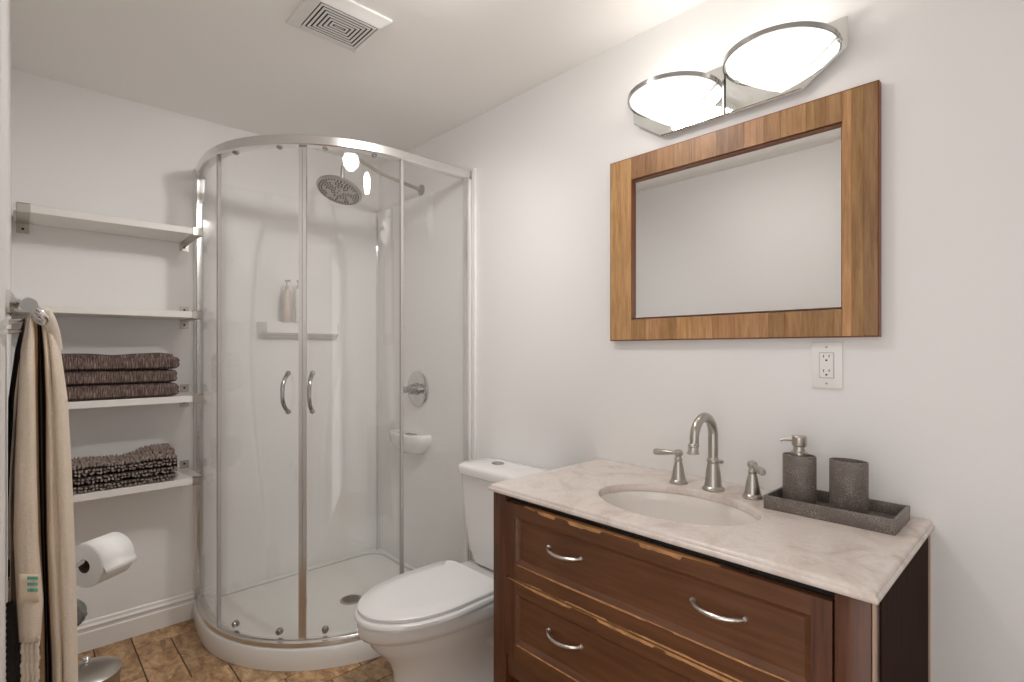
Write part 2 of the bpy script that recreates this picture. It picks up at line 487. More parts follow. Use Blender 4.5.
# ------------------------------------------------------------------ shower
SX, SY, SR = .905, -1.003, .605        # glass line: straight, quarter arc, straight
LS = SX - SR                          # straight length .36
def spath(s, off=0.0):
    """plan point at arc length s from the back wall, offset outwards"""
    if s <= LS: return Vector((s, SY + .028 * (1 - s / LS) ** 2 - off, 0)), Vector((0, -1, 0))
    q = SR * PI / 2
    if s <= LS + q:
        a = (s - LS) / SR
        n = Vector((math.sin(a), -math.cos(a), 0))
        return Vector((LS, SY + SR, 0)) + n * (SR + off), n
    y = SY + SR + (s - LS - q)
    return Vector((SX + off, y, 0)), Vector((1, 0, 0))
STOT = LS + SR * PI / 2 + (-(SY + SR))
SA = lambda deg: LS + SR * math.radians(deg)      # deg: 0 at the start of the arc (left) .. 90
def sweep(bm, s0, s1, prof, step=.02, mi=0):
    """prof: closed loop of (off, z)"""
    n = max(2, int((s1 - s0) / step) + 1)
    rings = []
    for i in range(n):
        p, nn = spath(s0 + (s1 - s0) * i / (n - 1))
        rings.append([p + nn * o + Vector((0, 0, z)) for o, z in prof])
    loft(bm, rings, mi=mi)
def rectp(o0, o1, z0, z1, b=.002):
    return [(o0 + b, z0), (o1 - b, z0), (o1, z0 + b), (o1, z1 - b), (o1 - b, z1), (o0 + b, z1), (o0, z1 - b), (o0, z0 + b)]

sh = thing('shower_enclosure', (.02, -.02, 0), 'round fronted glass corner shower with chrome frame and white acrylic walls', 'shower')
GW = .004   # keep off the walls
# tray
bm = NB()
def tray_ring(off, z, inner=False, k=0.0):
    pts = []
    n = 46
    for i in range(n + 1):
        s = STOT * i / n
        p, nn = spath(s, off)
        p = Vector((max(p.x, GW + k), min(p.y, -GW - k), z)); pts.append(p)
    if k > .01:   # rounded inside corner by the walls
        r = .10; c = Vector((GW + k + r, -GW - k - r, z))
        for j in range(7):
            a = PI / 2 + PI / 2 * j / 6
            pts.append(c + Vector((r * math.cos(a), r * math.sin(a), 0)))
    else:
        for j in range(7): pts.append(Vector((GW + k + 1e-4 * j, -GW - k, z)))
    return pts
rings = [tray_ring(.028, 0.001), tray_ring(.030, .03), tray_ring(.029, .078), tray_ring(.024, .088), tray_ring(-.03, .094, k=.001), tray_ring(-.034, .090, k=.026), tray_ring(-.055, .075, k=.03), tray_ring(-.075, .070, k=.045)]
loft(bm, rings, cap0=True, cap1=True)
tr = part('shower_tray', bm, M['tray'], sh, angle=40)
ringp = tray_ring(-.055, .0765, k=.03)
bead = [p for p in ringp[-7:]]
bead = [Vector((.80, bead[0].y, .0765))] + bead + [Vector((bead[-1].x, -.90, .0765))]
bm = NB(); tube(bm, bead, .0018, 8); part('sealant_bead', bm, M['seal'], tr)
# drain
bm = NB(); c = (.50, -.43, .0705)
lathe(bm, [(.052, 0), (.052, .003), (.046, .005), (.030, .0035), (.0, .0035)], c, seg=32, cap1=False)
dr = part('drain', bm, M['steel'], tr)
bm = NB()
for rr, k in ((.012, 6), (.024, 11), (.036, 16)):
    for i in range(k):
        a = 2 * PI * i / k
        lathe(bm, [(.0042, 0), (.0042, .0016), (0, .0016)], (c[0] + rr * math.cos(a), c[1] + rr * math.sin(a), c[2] + .0034), seg=8)
o = part('drain_holes', bm, M['black'], tr)
# top rail and bottom track
TZ0, TZ1 = 2.142, 2.185
bm = NB(); sweep(bm, GW, STOT - GW, [(-.022, TZ0), (.016, TZ0), (.020, TZ0 + .004), (.020, TZ1 - .006), (.014, TZ1), (-.018, TZ1), (-.022, TZ1 - .004)])
part('top_rail', bm, M['alu'], sh, angle=30)
bm = NB(); sweep(bm, GW, STOT - GW, [(-.022, .0945), (.017, .0895), (.021, .093), (.019, .108), (.006, .112), (.006, .118), (-.008, .118), (-.010, .112), (-.020, .110)])
part('bottom_track', bm, M['alu'], sh, angle=30)
# glass
def glass_panel(name, s0, s1, off, z0, z1):
    bm = NB(); sweep(bm, s0, s1, rectp(off - .003, off + .003, z0, z1, .0005), step=.012)
    return part(name, bm, M['glass'], sh, angle=30)
S_L = SA(9); S_M = SA(51); S_R = STOT - .378
q = glass_panel('fixed_panel', .02, S_L + .02, .004, .112, TZ0 + .01)
for ds, mt in ((.0, 'seal'),):
    bm = NB(); sweep(bm, S_L + .012, S_L + .022, rectp(-.004, .010, .112, TZ0, .001)); part('edge_seal', bm, M[mt], q)
q = glass_panel('fixed_panel', S_R - .02, STOT - .02, .004, .112, TZ0 + .01)
bm = NB(); sweep(bm, S_R - .022, S_R - .014, rectp(-.004, .010, .112, TZ0, .001)); part('edge_seal', bm, M['seal'], q)
def door(s0, s1, handle_s, seal_s, rollers):
    bm = NB(); sweep(bm, s0, s1, rectp(-.013, -.007, .120, TZ0 - .004, .0005), step=.012)
    d = part('shower_door', bm, M['glass'], sh, angle=30)
    bm = NB(); sweep(bm, min(seal_s), max(seal_s), rectp(-.017, .0, .118, TZ0 - .001, .003)); part('door_stile', bm, M['alu'], d)
    for e in ((s0, s0 + .005), (s1 - .005, s1)):
        bm = NB(); sweep(bm, e[0], e[1], rectp(-.0145, -.0055, .12, TZ0 - .004, .001)); part('glass_edge', bm, M['seal'], d)
    # bow handle
    p, n = spath(handle_s)
    zc = 1.129; hh = .079
    pts = []
    for i in range(25):
        u = -1 + 2 * i / 24
        out = .0 + .054 * (1 - abs(u) ** 2.8)
        pts.append(p + n * (-.006 + out) + Vector((0, 0, zc + u * hh * (1.0 if abs(u) < .95 else 1.0))))
    bm = NB(); tube(bm, pts, [.0085 - .0010 * (1 - abs(-1 + 2 * i / 24)) for i in range(25)], 12)
    for s_ in (-1, 1):
        lathe(bm, [(.010, 0), (.011, .004), (.009, .010), (.0, .012)], p + n * -.007 + Vector((0, 0, zc + s_ * hh)), axis=n, seg=14)
    part('handle', bm, M['dchrome'], d)
    for rs in rollers:
        for zz in (.140, TZ0 + .006):
            p, n = spath(rs)
            bm = NB(); lathe(bm, [(.0, -.022), (.014, -.022), (.014, -.014), (.012, -.0135), (.012, -.004), (.010, -.001), (.0, .0)], p + Vector((0, 0, zz)) , axis=n, seg=16)
            part('roller', bm, M['dchrome'], d)
    return d
door(S_L - .005, S_M, S_M - .058, (S_M - .014, S_M), (SA(20), SA(41.5)))
door(S_M + .002, S_R, S_M + .040, (S_M + .002, S_M + .016), (SA(59.5), SA(79)))
# wall posts
bm = NB(); sweep(bm, GW, .030, rectp(-.018, .014, .112, TZ1, .003)); part('wall_post', bm, M['alu'], sh)
bm = NB(); sweep(bm, STOT - .030, STOT - GW, rectp(-.018, .014, .112, TZ1, .003)); part('wall_post', bm, M['alu'], sh)
bm = NB(); box(bm, .930, .956, -.016, -.001, .095, TZ1 + .005, .003); part('wall_flange', bm, M['flange'], sh)
bm = NB(); box(bm, .001, .016, -1.003, -.982, .128, TZ1 + .005, .003); part('wall_flange', bm, M['flange'], sh)
# acrylic surround: back wall (x=0) and right wall (y=0) as relief height fields
SZ0, SZ1 = .085, 2.14
def sstep(a, b, x):
    t = min(1, max(0, (x - a) / (b - a))); return t * t * (3 - 2 * t)
def back_depth(y, z):
    """x of the surface over the back wall"""
    d = .020
    # raised side columns with wavy edge, hollow in the middle above the ledge
    e1 = -.30 + .05 * math.sin((z - 1.1) * 2.6) - .08 * max(0, z - 1.75)
    e0 = -.70 - .05 * math.sin((z - .6) * 2.2) + .10 * max(0, z - 1.8)
    mid = sstep(e0 - .02, e0 + .02, y) * (1 - sstep(e1 - .02, e1 + .02, y))
    d += .030 * (1 - mid) * (1 if z < 1.95 else 1 - sstep(1.95, 2.08, z))
    # arch at the top
    top = 1.98 - .9 * (y + .5) ** 2
    d += .02 * sstep(top - .015, top + .015, z) * mid
    # ledge block
    d = .020 + (d - .020) * sstep(.12, .6, z)
    if -.72 < y < -.28:
        k = min(1, max(0, min((y + .72) / .03, (-.28 - y) / .03)))
        up = sstep(1.450, 1.452, z)
        if z < 1.452 and z > 1.36: d += .075 * sstep(1.365, 1.395, z) * math.sqrt(k)
    return d
def right_depth(x, z):
    d = .020
    e = .60 + .06 * math.sin(z * 2.4)
    e2 = .20 + .035 * math.sin(z * 2.0 + 1)
    d += .016 * (1 - sstep(e2 - .025, e2 + .025, x))
    d = .020 + (d - .020) * sstep(.12, .6, z)
    top = 1.96 - .8 * (x - .42) ** 2
    d += .014 * sstep(top - .02, top + .02, z) * (1 if .2 < x < .6 else 0)
    return d
def levels(a, b, step, extra=()):
    v = [a + (b - a) * i / int((b - a) / step) for i in range(int((b - a) / step) + 1)] + [e for e in extra if a < e < b]
    return sorted(set(round(x, 5) for x in v))
bm = NB()
ys = levels(-.972, -.012, .016, (-.72, -.69, -.31, -.28))
zs = levels(SZ0, SZ1, .03, (1.365, 1.375, 1.385, 1.395, 1.4505, 1.4515, 1.4525))
R_ = .015
def corner_blend(y, z):
    x = back_depth(y, z); dy = -(y + .012 + .02)
    # concave corner round between the two panels
    if -y < .03 + R_:
        t = min(1, max(0, (.03 + R_ + y) / R_)); x = x + R_ * (1 - math.sqrt(max(0, 1 - t * t)))
    return x
rows = [[Vector((corner_blend(y, z), y, z)) for y in ys] for z in zs]
grid = [[bm.verts.new(p) for p in r] for r in rows]
back = [[bm.verts.new((.003, y, z)) for y in ys] for z in (SZ0, SZ1)]
for a, b_ in zip(grid, grid[1:]): ring_faces(bm, a, b_, False)
ring_faces(bm, back[0], grid[0], False); ring_faces(bm, grid[-1], back[1], False); ring_faces(bm, back[0], back[1], False)
for k in (0, -1):
    bm.faces.new([back[0][k]] + [g_[k] for g_ in grid] + [back[1][k]])
part('back_surround_panel', bm, M['acrylic'], sh, angle=50)
bm = NB()
xs = levels(.050, .925, .016)
zs2 = levels(SZ0, SZ1, .04)
grid = [[bm.verts.new((x, -right_depth(x, z), z)) for x in xs] for z in zs2]
back = [[bm.verts.new((x, -.003, z)) for x in xs] for z in (SZ0, SZ1)]
for a, b_ in zip(grid, grid[1:]): ring_faces(bm, a, b_, False)
ring_faces(bm, back[0], grid[0], False); ring_faces(bm, grid[-1], back[1], False); ring_faces(bm, back[0], back[1], False)
for k in (0, -1):
    bm.faces.new([back[0][k]] + [g_[k] for g_ in grid] + [back[1][k]])
rp = part('side_surround_panel', bm, M['acrylic'], sh, angle=50)
bm = NB(); tube(bm, [(.0525, -.040, .09), (.0525, -.040, 2.13)], .0022, 8); part('corner_seam', bm, M['seal'], sh)
# moulded soap ledge on the side panel
bm = NB()
def ledge_ring(k, z):
    pts = []
    for i in range(25):
        a = PI * i / 24
        pts.append(Vector((.425 - .175 * k * math.cos(a), -.018 - .105 * k * math.sin(a) ** .6, z)))
    return pts
loft(bm, [ledge_ring(.55, .735), ledge_ring(.80, .765), ledge_ring(.96, .80), ledge_ring(1.0, .835), ledge_ring(.98, .846), ledge_ring(.93, .850), ledge_ring(.84, .843), ledge_ring(.6, .842)])
part('soap_ledge', bm, M['acrylic'], sh, angle=50)

solo('soap_dish', (lambda b_: (lathe(b_, [(.02, 0), (.034, .002), (.038, .007), (.036, .008), (.030, .004), (.0, .003)], (.50, -.085, .8435), seg=24, sx=1.25, sy=.7, cap1=False), b_)[1])(NB()), M['dchrome'], (.50, -.085, .8435),
     'small oval metal soap dish on the moulded corner ledge below the shower valve', 'soap dish')

# bottles on the back ledge
def pump_bottle(x, y, z, mat, h, w, label, name='pump_bottle'):
    t = thing(name, (x, y, z), label, 'bottle', None)
    bm = NB(); lathe(bm, [(w * .92, 0), (w, .004), (w, h * .86), (w * .8, h * .95), (w * .38, h), (0, h)], (x, y, z), seg=24, sx=1, sy=1); part('bottle_body', bm, mat, t)
    bm = NB(); lathe(bm, [(w * .45, 0), (w * .45, .014), (w * .2, .016), (w * .16, .036), (w * .42, .037), (w * .42, .046), (0, .047)], (x, y, z + h), seg=16)
    tube(bm, [(x, y, z + h + .042), (x + .018, y + .006, z + h + .043), (x + .030, y + .010, z + h + .037)], [.0045, .004, .003], 8)
    part('pump', bm, M['clearcap'], t)
    return t
pump_bottle(.088, -.590, 1.4535, M['pink'], .175, .021, 'pale rose pump bottle, left of the pair on the shower ledge')
pump_bottle(.092, -.530, 1.4535, M['whitebottle'], .180, .019, 'plain white pump bottle beside the pale rose one on the shower ledge')

# shower head
t = thing('overhead_shower', (.474, -.001, 2.19), 'round rain shower head on a curved gooseneck arm', 'shower head')
bm = NB(); lathe(bm, [(.030, 0), (.030, .004), (.022, .010), (.012, .012)], (.474, -.001, 2.19), axis=(0, -1, 0), seg=24); part('arm_flange', bm, M['nickel'], t)
arm = catmull([(.474, -.008, 2.19), (.474, -.12, 2.205), (.474, -.25, 2.225), (.474, -.33, 2.25), (.474, -.385, 2.266), (.474, -.43, 2.255), (.474, -.458, 2.215), (.474, -.463, 2.165), (.474, -.463, 2.135)], 6)
bm = NB(); tube(bm, arm, .0095, 14); part('arm', bm, M['nickel'], t)
hax = Vector((.17, -.37, -1)).normalized(); hc = Vector((.474, -.463, 2.138))
bm = NB(); lathe(bm, [(.013, -.012), (.016, -.006), (.016, .012), (.013, .016), (.020, .022), (.024, .030), (.05, .037), (.095, .046), (.108, .052), (.110, .058), (.108, .063), (.104, .064)], hc, axis=hax, seg=44); part('head', bm, M['nickel'], t)
bm = NB(); lathe(bm, [(.103, .0635), (.098, .066), (0, .067)], hc, axis=hax, seg=44); part('spray_face', bm, plain('grey_spray_face', (.60, .58, .55), .4), t)
bm = NB(); a_, b_ = frame_of(hax)
for rr in range(1, 9):
    for i in range(int(rr * 5)):
        an = 2 * PI * i / (rr * 5) + rr
        if noise.noise(Vector((math.cos(an) * 2.2, math.sin(an) * 2.2, rr * .3))) > -.12 or rr == 8:
            lathe(bm, [(.0044, 0), (.0030, .003), (0, .003)], hc + hax * .066 + (a_ * math.cos(an) + b_ * math.sin(an)) * rr * .0118, axis=hax, seg=6)
o = part('nozzles', bm, M['black'], t); o['kind'] = 'stuff'

# valve
t = thing('shower_valve', (.474, -.0385, 1.09), 'round chrome shower valve plate with lever handle on the side wall', 'shower valve')
vy = -.022
bm = NB(); lathe(bm, [(.098, 0), (.100, .004), (.093, .010), (.074, .014), (.068, .012), (.035, .014), (0, .015)], (.474, vy, 1.09), axis=(0, -1, 0), seg=44); part('escutcheon', bm, plain('valve_chrome', (.66, .65, .64), .1, 1.0), t)
bm = NB(); lathe(bm, [(.034, 0), (.034, .010), (.026, .014), (.024, .030), (.028, .034), (.028, .044), (.019, .050), (.015, .07), (.019, .074), (.019, .086), (.010, .094), (0, .095)], (.474, vy - .012, 1.09), axis=(0, -1, 0), seg=28); part('hub', bm, M['dchrome'], t)
bm = NB(); tube(bm, [(.474, vy - .088, 1.09), (.474, vy - .108, 1.088), (.474, vy - .118, 1.075), (.474, vy - .120, 1.04), (.474, vy - .119, 1.01)], [.009, .010, .007, .0055, .0075], 12); part('lever', bm, M['chrome'], t)

# ------------------------------------------------------------------ shelves
def bracket(bm, y, z, sgn):
    """steel clip bracket, board centre height z (bottom of board), y centre"""
    w = .019
    box(bm, .0008, .0035, y - w, y + w, z - .040, z + .066, .0008, 1)          # wall plate
    box(bm, .0035, .262, y - w, y + w, z - .0042, z - .0006, .0008, 1)           # arm below
    box(bm, .2565, .2600, y - w, y + w, z - .0006, z + .0322, .0008, 1)          # front lip
    box(bm, .2350, .2600, y - w, y + w, z + .0292, z + .0322, .0008, 1)
def make_shelf(z, label):
    t = thing('wall_shelf', (.001, -1.31, z), label, 'shelf', 'white shelves on steel brackets')
    bm = NB(); box(bm, .004, .256, -1.640, -1.0215, z, z + .0285, .0015, 1); part('board', bm, M['shelf'], t)
    for y in (-1.612, -1.042):
        bm = NB(); bracket(bm, y, z, 1); br = part('bracket', bm, M['steel'], t)
        for dz in (-.022, .050):
            bm = NB(); lathe(bm, [(.005, 0), (.0045, .002), (0, .0024)], (.0035, y, z + dz), axis=(1, 0, 0), seg=10); part('screw', bm, M['dark'], br)
    return t
SHELF = [1.820, 1.447, 1.072, .705]
labs = ['empty white shelf, topmost of the four beside the shower', 'empty white shelf second from the top beside the shower',
        'white shelf holding the folded brown bath towels', 'lowest white shelf holding the folded loopy bath mat']
for z, l in zip(SHELF, labs): make_shelf(z, l)

# folded bath towels: slab whose section (y,z) is a folded band, length over x
def folded_towel(name, x0, x1, y0, y1, z0, h, label, wob=0, mat='terry', layers=2):
    bm = NB(); n = 18; rings = []
    rnd = random.Random(wob)
    ph = rnd.uniform(0, 6)
    for i in range(n + 1):
        u = i / n; x = x0 + (x1 - x0) * u
        pts = []
        ex = 1 - .35 * (abs(2 * u - 1) ** 8)
        hh = h * ex
        zc = z0 + h / 2
        m = 60
        for j in range(m):
            a = 2 * PI * j / m
            cx, sx_ = math.cos(a), math.sin(a)
            rx = (abs(cx) ** .12) * (1 if cx > 0 else -1); rz = (abs(sx_) ** .42) * (1 if sx_ > 0 else -1)
            y = (y0 + y1) / 2 + rx * (y1 - y0) / 2 + .003 * math.sin(u * 9 + ph)
            z = zc + rz * hh / 2
            if rz > 0: z += .0025 * math.sin(y * 34 + ph) * (1 if wob else 0) * rz
            # crease where the layers meet on the fold faces
            if abs(rz) < .25 and layers == 2: y -= .004 * (1 if rx > 0 else -1) * (1 - abs(rz) / .25)
            pts.append(Vector((x, y, max(z, z0))))
        rings.append(pts)
    loft(bm, rings)
    if wob == 2:      # loose top layer that ends short of the fold
        rings = []
        for i in range(13):
            u = i / 12; x = x0 + .004 + (x1 - x0 - .02) * u
            zt = z0 + h * .98; ya, yb = y0 + .01, y1 - .045 + .02 * u
            prof = [(ya, zt - .006)] + [(ya + (yb - ya) * j / 16, zt + .007 + .004 * math.sin(j * .5 + u * 2) + .003 * (j / 16) ** 4) for j in range(17)] + [(yb + .006, zt + .004), (yb + .004, zt - .006)]
            rings.append([Vector((x, a, b)) for a, b in prof])
        loft(bm, rings)
    return solo(name, bm, M[mat], ((x0 + x1) / 2, (y0 + y1) / 2, z0), label, 'towel', 'folded brown bath towels on the shelf')
tz = SHELF[2] + .029
folded_towel('bath_towel', .055, .252, -1.520, -1.114, tz + .001, .060, 'folded brown ribbed bath towel, lowest of the three stacked on the shelf', 0)
folded_towel('bath_towel', .052, .250, -1.525, -1.117, tz + .0615, .056, 'folded brown ribbed bath towel in the middle of the stack of three', 1)
folded_towel('bath_towel', .050, .252, -1.520, -1.112, tz + .1185, .060, 'folded brown ribbed bath towel on top of the stack, loosest fold', 2)

# loopy bath mat, folded in three layers
bm = NB(); mz = SHELF[3] + .031
lay = .033
MX0, MX1, MY0, MY1 = .035, .245, -1.520, -1.118
for k in range(3):
    o_ = .006 * ((k * 7) % 3 - 1)
    box(bm, MX0 + .01, MX1 - .008, MY0, MY1 - .008 + o_, mz + .003 + k * lay, mz + .003 + k * lay + .022, .008, 3, mi=1)
nub = bmesh.new(); bmesh.ops.create_icosphere(nub, subdivisions=1, radius=1)
nv = [v.co.copy() for v in nub.verts]; nf = [[v.index for v in f.verts] for f in nub.faces]; nub.free()
def add_nub(p, d, r, L_):
    d = d.normalized(); a, b = frame_of(d)
    vs = [bm.verts.new(p + a * (c.x * r) + b * (c.y * r) + d * (c.z * L_)) for c in nv]
    for f in nf: bm.faces.new([vs[i] for i in f])
rn = random.Random(11)
def topz(x, y): return mz + .003 + 3 * lay - .004 + .030 * sstep(-1.30, -1.12, y) * (1 - sstep(.10, .24, x)) + .004 * math.sin(y * 30)
y = MY0
while y < MY1:
    x = MX0
    while x < MX1:
        jx, jy = rn.uniform(-.003, .003), rn.uniform(-.003, .003)
        add_nub(Vector((x + jx, y + jy, topz(x, y) + rn.uniform(-.002, .004))), Vector((rn.uniform(-.7, .7), rn.uniform(-.7, .7), 1)), .0048, .0105)
        x += .0118
    y += .0118
for k in range(3):
    z_ = mz + .006 + k * lay
    for rrow in range(2):
        zz = z_ + .0125 * rrow
        y = MY0
        while y < MY1:
            add_nub(Vector((MX1 - .003 + rn.uniform(-.004, .004), y + rn.uniform(-.004, .004), zz + rn.uniform(-.003, .003))), Vector((1, rn.uniform(-.5, .5), rn.uniform(-.7, .3))), .0050, .0095)
            y += .0115
        x = MX0
        while x < MX1:
            add_nub(Vector((x, MY1 - .003 + rn.uniform(-.003, .003), zz)), Vector((rn.uniform(-.5, .5), 1, rn.uniform(-.6, .3))), .0042, .0085)
            x += .0092
# underlay that carries the raised far corner
tb = bmesh.new()
gr = [[tb.verts.new((x_, y_, topz(x_, y_) - .004)) for x_ in [MX0 + (MX1 - MX0) * i / 8 for i in range(9)]] for y_ in [MY0 + (MY1 - MY0) * j / 16 for j in range(17)]]
for a, b_ in zip(gr, gr[1:]): ring_faces(tb, a, b_, False)
lowr = [[tb.verts.new((x_, y_, mz + .05)) for x_ in [MX0 + (MX1 - MX0) * i / 8 for i in range(9)]] for y_ in (MY0, MY1)]
ring_faces(tb, lowr[0], gr[0], False); ring_faces(tb, gr[-1], lowr[1], False)
for f in tb.faces: f.material_index = 1
join(bm, tb)
solo('bath_mat', bm, [M['chenille'], M['chenille_base']], (.14, -1.31, SHELF[3] + .029), 'brown loopy chenille bath mat folded on the lowest shelf', 'bath mat', recalc=False)

# ------------------------------------------------------------------ toilet
TX = 1.284
t = thing('toilet', (TX, -.35, 0), 'white two-piece toilet with closed lid between shower and vanity', 'toilet')
def egg(hw, yf, yb, z, n=72, back_sq=.55, x=TX, ym=None, taper=0):
    ym = yb - (yb - yf) * .42 if ym is None else ym
    z *= .957
    pts = []
    for i in range(n):
        a = 2 * PI * i / n
        c, s = math.cos(a), math.sin(a)
        if s < 0: pts.append(Vector((x + hw * (abs(c) ** .96) * (1 if c > 0 else -1), ym + (ym - yf) * s, z)))
        else:
            pts.append(Vector((x + hw * (1 - taper * s) * (abs(c) ** back_sq if c else 0) * (1 if c > 0 else -1), ym + (yb - ym) * (s ** back_sq), z)))
    return pts
bm = NB()
loft(bm, [egg(.140, -.665, -.12, 0.0), egg(.142, -.668, -.12, .012), egg(.134, -.655, -.125, .03), egg(.127, -.645, -.13, .10), egg(.128, -.652, -.13, .16), egg(.136, -.672, -.12, .205),
          egg(.154, -.708, -.10, .250), egg(.168, -.738, -.07, .285), egg(.174, -.750, -.05, .312), egg(.177, -.757, -.045, .324), egg(.185, -.776, -.04, .330), egg(.188, -.783, -.035, .345), egg(.189, -.785, -.035, .372), egg(.187, -.783, -.035, .384), egg(.178, -.774, -.04, .388)])
bw = part('bowl', bm, M['porcelain'], t, angle=60)
bm = NB(); tube(bm, catmull([(TX + .02, -.50, .17), (TX + .07, -.42, .21), (TX + .10, -.35, .23), (TX + .102, -.28, .18), (TX + .10, -.22, .10), (TX + .10, -.19, .002)], 6), .042, 18); part('trapway', bm, M['porcelain'], t)
def lidring(hw, yf, z, yb=-.283): return egg(hw, yf, yb, z, back_sq=.16, taper=.16)
bm = NB(); loft(bm, [lidring(.184, -.782, .3890), lidring(.192, -.791, .393), lidring(.192, -.791, .405), lidring(.186, -.785, .4105)])
part('seat', bm, M['seat'], t, angle=50)
bm = NB(); loft(bm, [lidring(.172, -.768, .4105), lidring(.172, -.768, .4135), lidring(.182, -.779, .4140), lidring(.183, -.780, .4250), lidring(.178, -.775, .4300), lidring(.12, -.70, .4335, -.34), lidring(.05, -.6, .435, -.42)])
part('lid', bm, M['seat'], t, angle=50)
for sx_ in (-1, 1):
    bm = NB(); tube(bm, [(TX + sx_ * .055, -.272, .386), (TX + sx_ * .10, -.272, .386)], .012, 14); part('hinge', bm, M['seat'], t)
def tank_ring(hw, yf, yb, z, r=.045, bow=.012):
    pts = rrect(TX - hw, TX + hw, yf, yb, r, z, 6)
    out = []
    for p in pts:
        k = max(0, 1 - ((p.x - TX) / hw) ** 2)
        out.append(Vector((p.x, p.y - bow * k * (1 if p.y < (yf + yb) / 2 else 0), p.z)))
    return out
bm = NB(); loft(bm, [tank_ring(.135, -.160, -.03, .3705, .04), tank_ring(.156, -.180, -.022, .384), tank_ring(.180, -.190, -.02, .44), tank_ring(.206, -.196, -.018, .58), tank_ring(.220, -.202, -.016, .745), tank_ring(.220, -.202, -.016, .757)])
part('tank', bm, M['porcelain'], t, angle=50)
bm = NB(); loft(bm, [tank_ring(.214, -.204, -.014, .7575), tank_ring(.226, -.214, -.012, .764), tank_ring(.228, -.216, -.010, .790), tank_ring(.222, -.210, -.012, .801), tank_ring(.208, -.196, -.02, .806), tank_ring(.12, -.13, -.06, .8085, r=.03, bow=.005)])
part('tank_lid', bm, M['porcelain'], t, angle=50)
bm = NB(); lathe(bm, [(.028, 0), (.028, .003), (.024, .005), (.022, .0035), (0, .004)], (TX - .060, -.105, .8075), seg=28, sx=1.15, sy=.9); part('flush_button', bm, M['dchrome'], t)

# ------------------------------------------------------------------ vanity
VX0, VX1, VYF, VTOP = 1.693, 2.697, -.545, .864
t = thing('vanity_cabinet', ((VX0 + VX1) / 2, -.28, 0), 'dark stained wooden vanity cabinet with chipped drawer edges', 'vanity cabinet')
bm = NB()
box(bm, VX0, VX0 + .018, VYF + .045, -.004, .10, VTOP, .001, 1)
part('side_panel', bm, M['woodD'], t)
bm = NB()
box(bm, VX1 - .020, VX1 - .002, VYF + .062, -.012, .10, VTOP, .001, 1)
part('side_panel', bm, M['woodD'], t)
bm = NB(); box(bm, VX1 - .020, VX1 + .001, -.0118, -.002, 0, VTOP, .001, 1); part('edge_strip', bm, M['edgeband'], t)
bm = NB(); box(bm, VX1 - .004, VX1 + .001, VYF + .001, VYF + .012, 0.0, VTOP, .001, 1); part('edge_strip', bm, M['edgeband'], t)
bm = NB(); box(bm, VX0 + .018, VX1 - .020, -.014, -.004, .30, VTOP, 0); box(bm, VX0 + .018, VX1 - .020, VYF + .06, -.014, .300, .316, 0); part('carcass', bm, M['dark'], t)
for x0, x1 in ((VX0, VX0 + .058), (VX1 - .062, VX1 - .0045)):
    bm = NB(); box(bm, x0, x1, VYF, VYF + .060, 0.0, VTOP, .0025, 2); part('corner_post', bm, M['woodV'], t)
bm = NB(); box(bm, VX0 + .002, VX0 + .05, -.056, -.006, 0, .10, .002); part('rear_foot', bm, M['woodV'], t)
bm = NB(); box(bm, VX1 - .05, VX1 - .005, -.056, -.0125, 0, .10, .002); part('rear_foot', bm, M['woodV'], t)
bm = NB(); box(bm, VX0 + .0585, VX1 - .0625, VYF + .006, VYF + .026, .312, .372, .002); part('apron', bm, M['woodH'], t)
bm = NB(); box(bm, VX0 + .0585, VX1 - .0625, VYF + .021, VYF + .055, .8425, VTOP - .0005); part('gap_shade_strip', bm, M['dark'], t)  # black strip added to paint the shade in the gap under the counter
bm = NB(); box(bm, VX0 + .02, VX1 - .022, VYF + .062, -.02, .10, .118, .002); part('bottom_shelf', bm, M['woodH'], t)

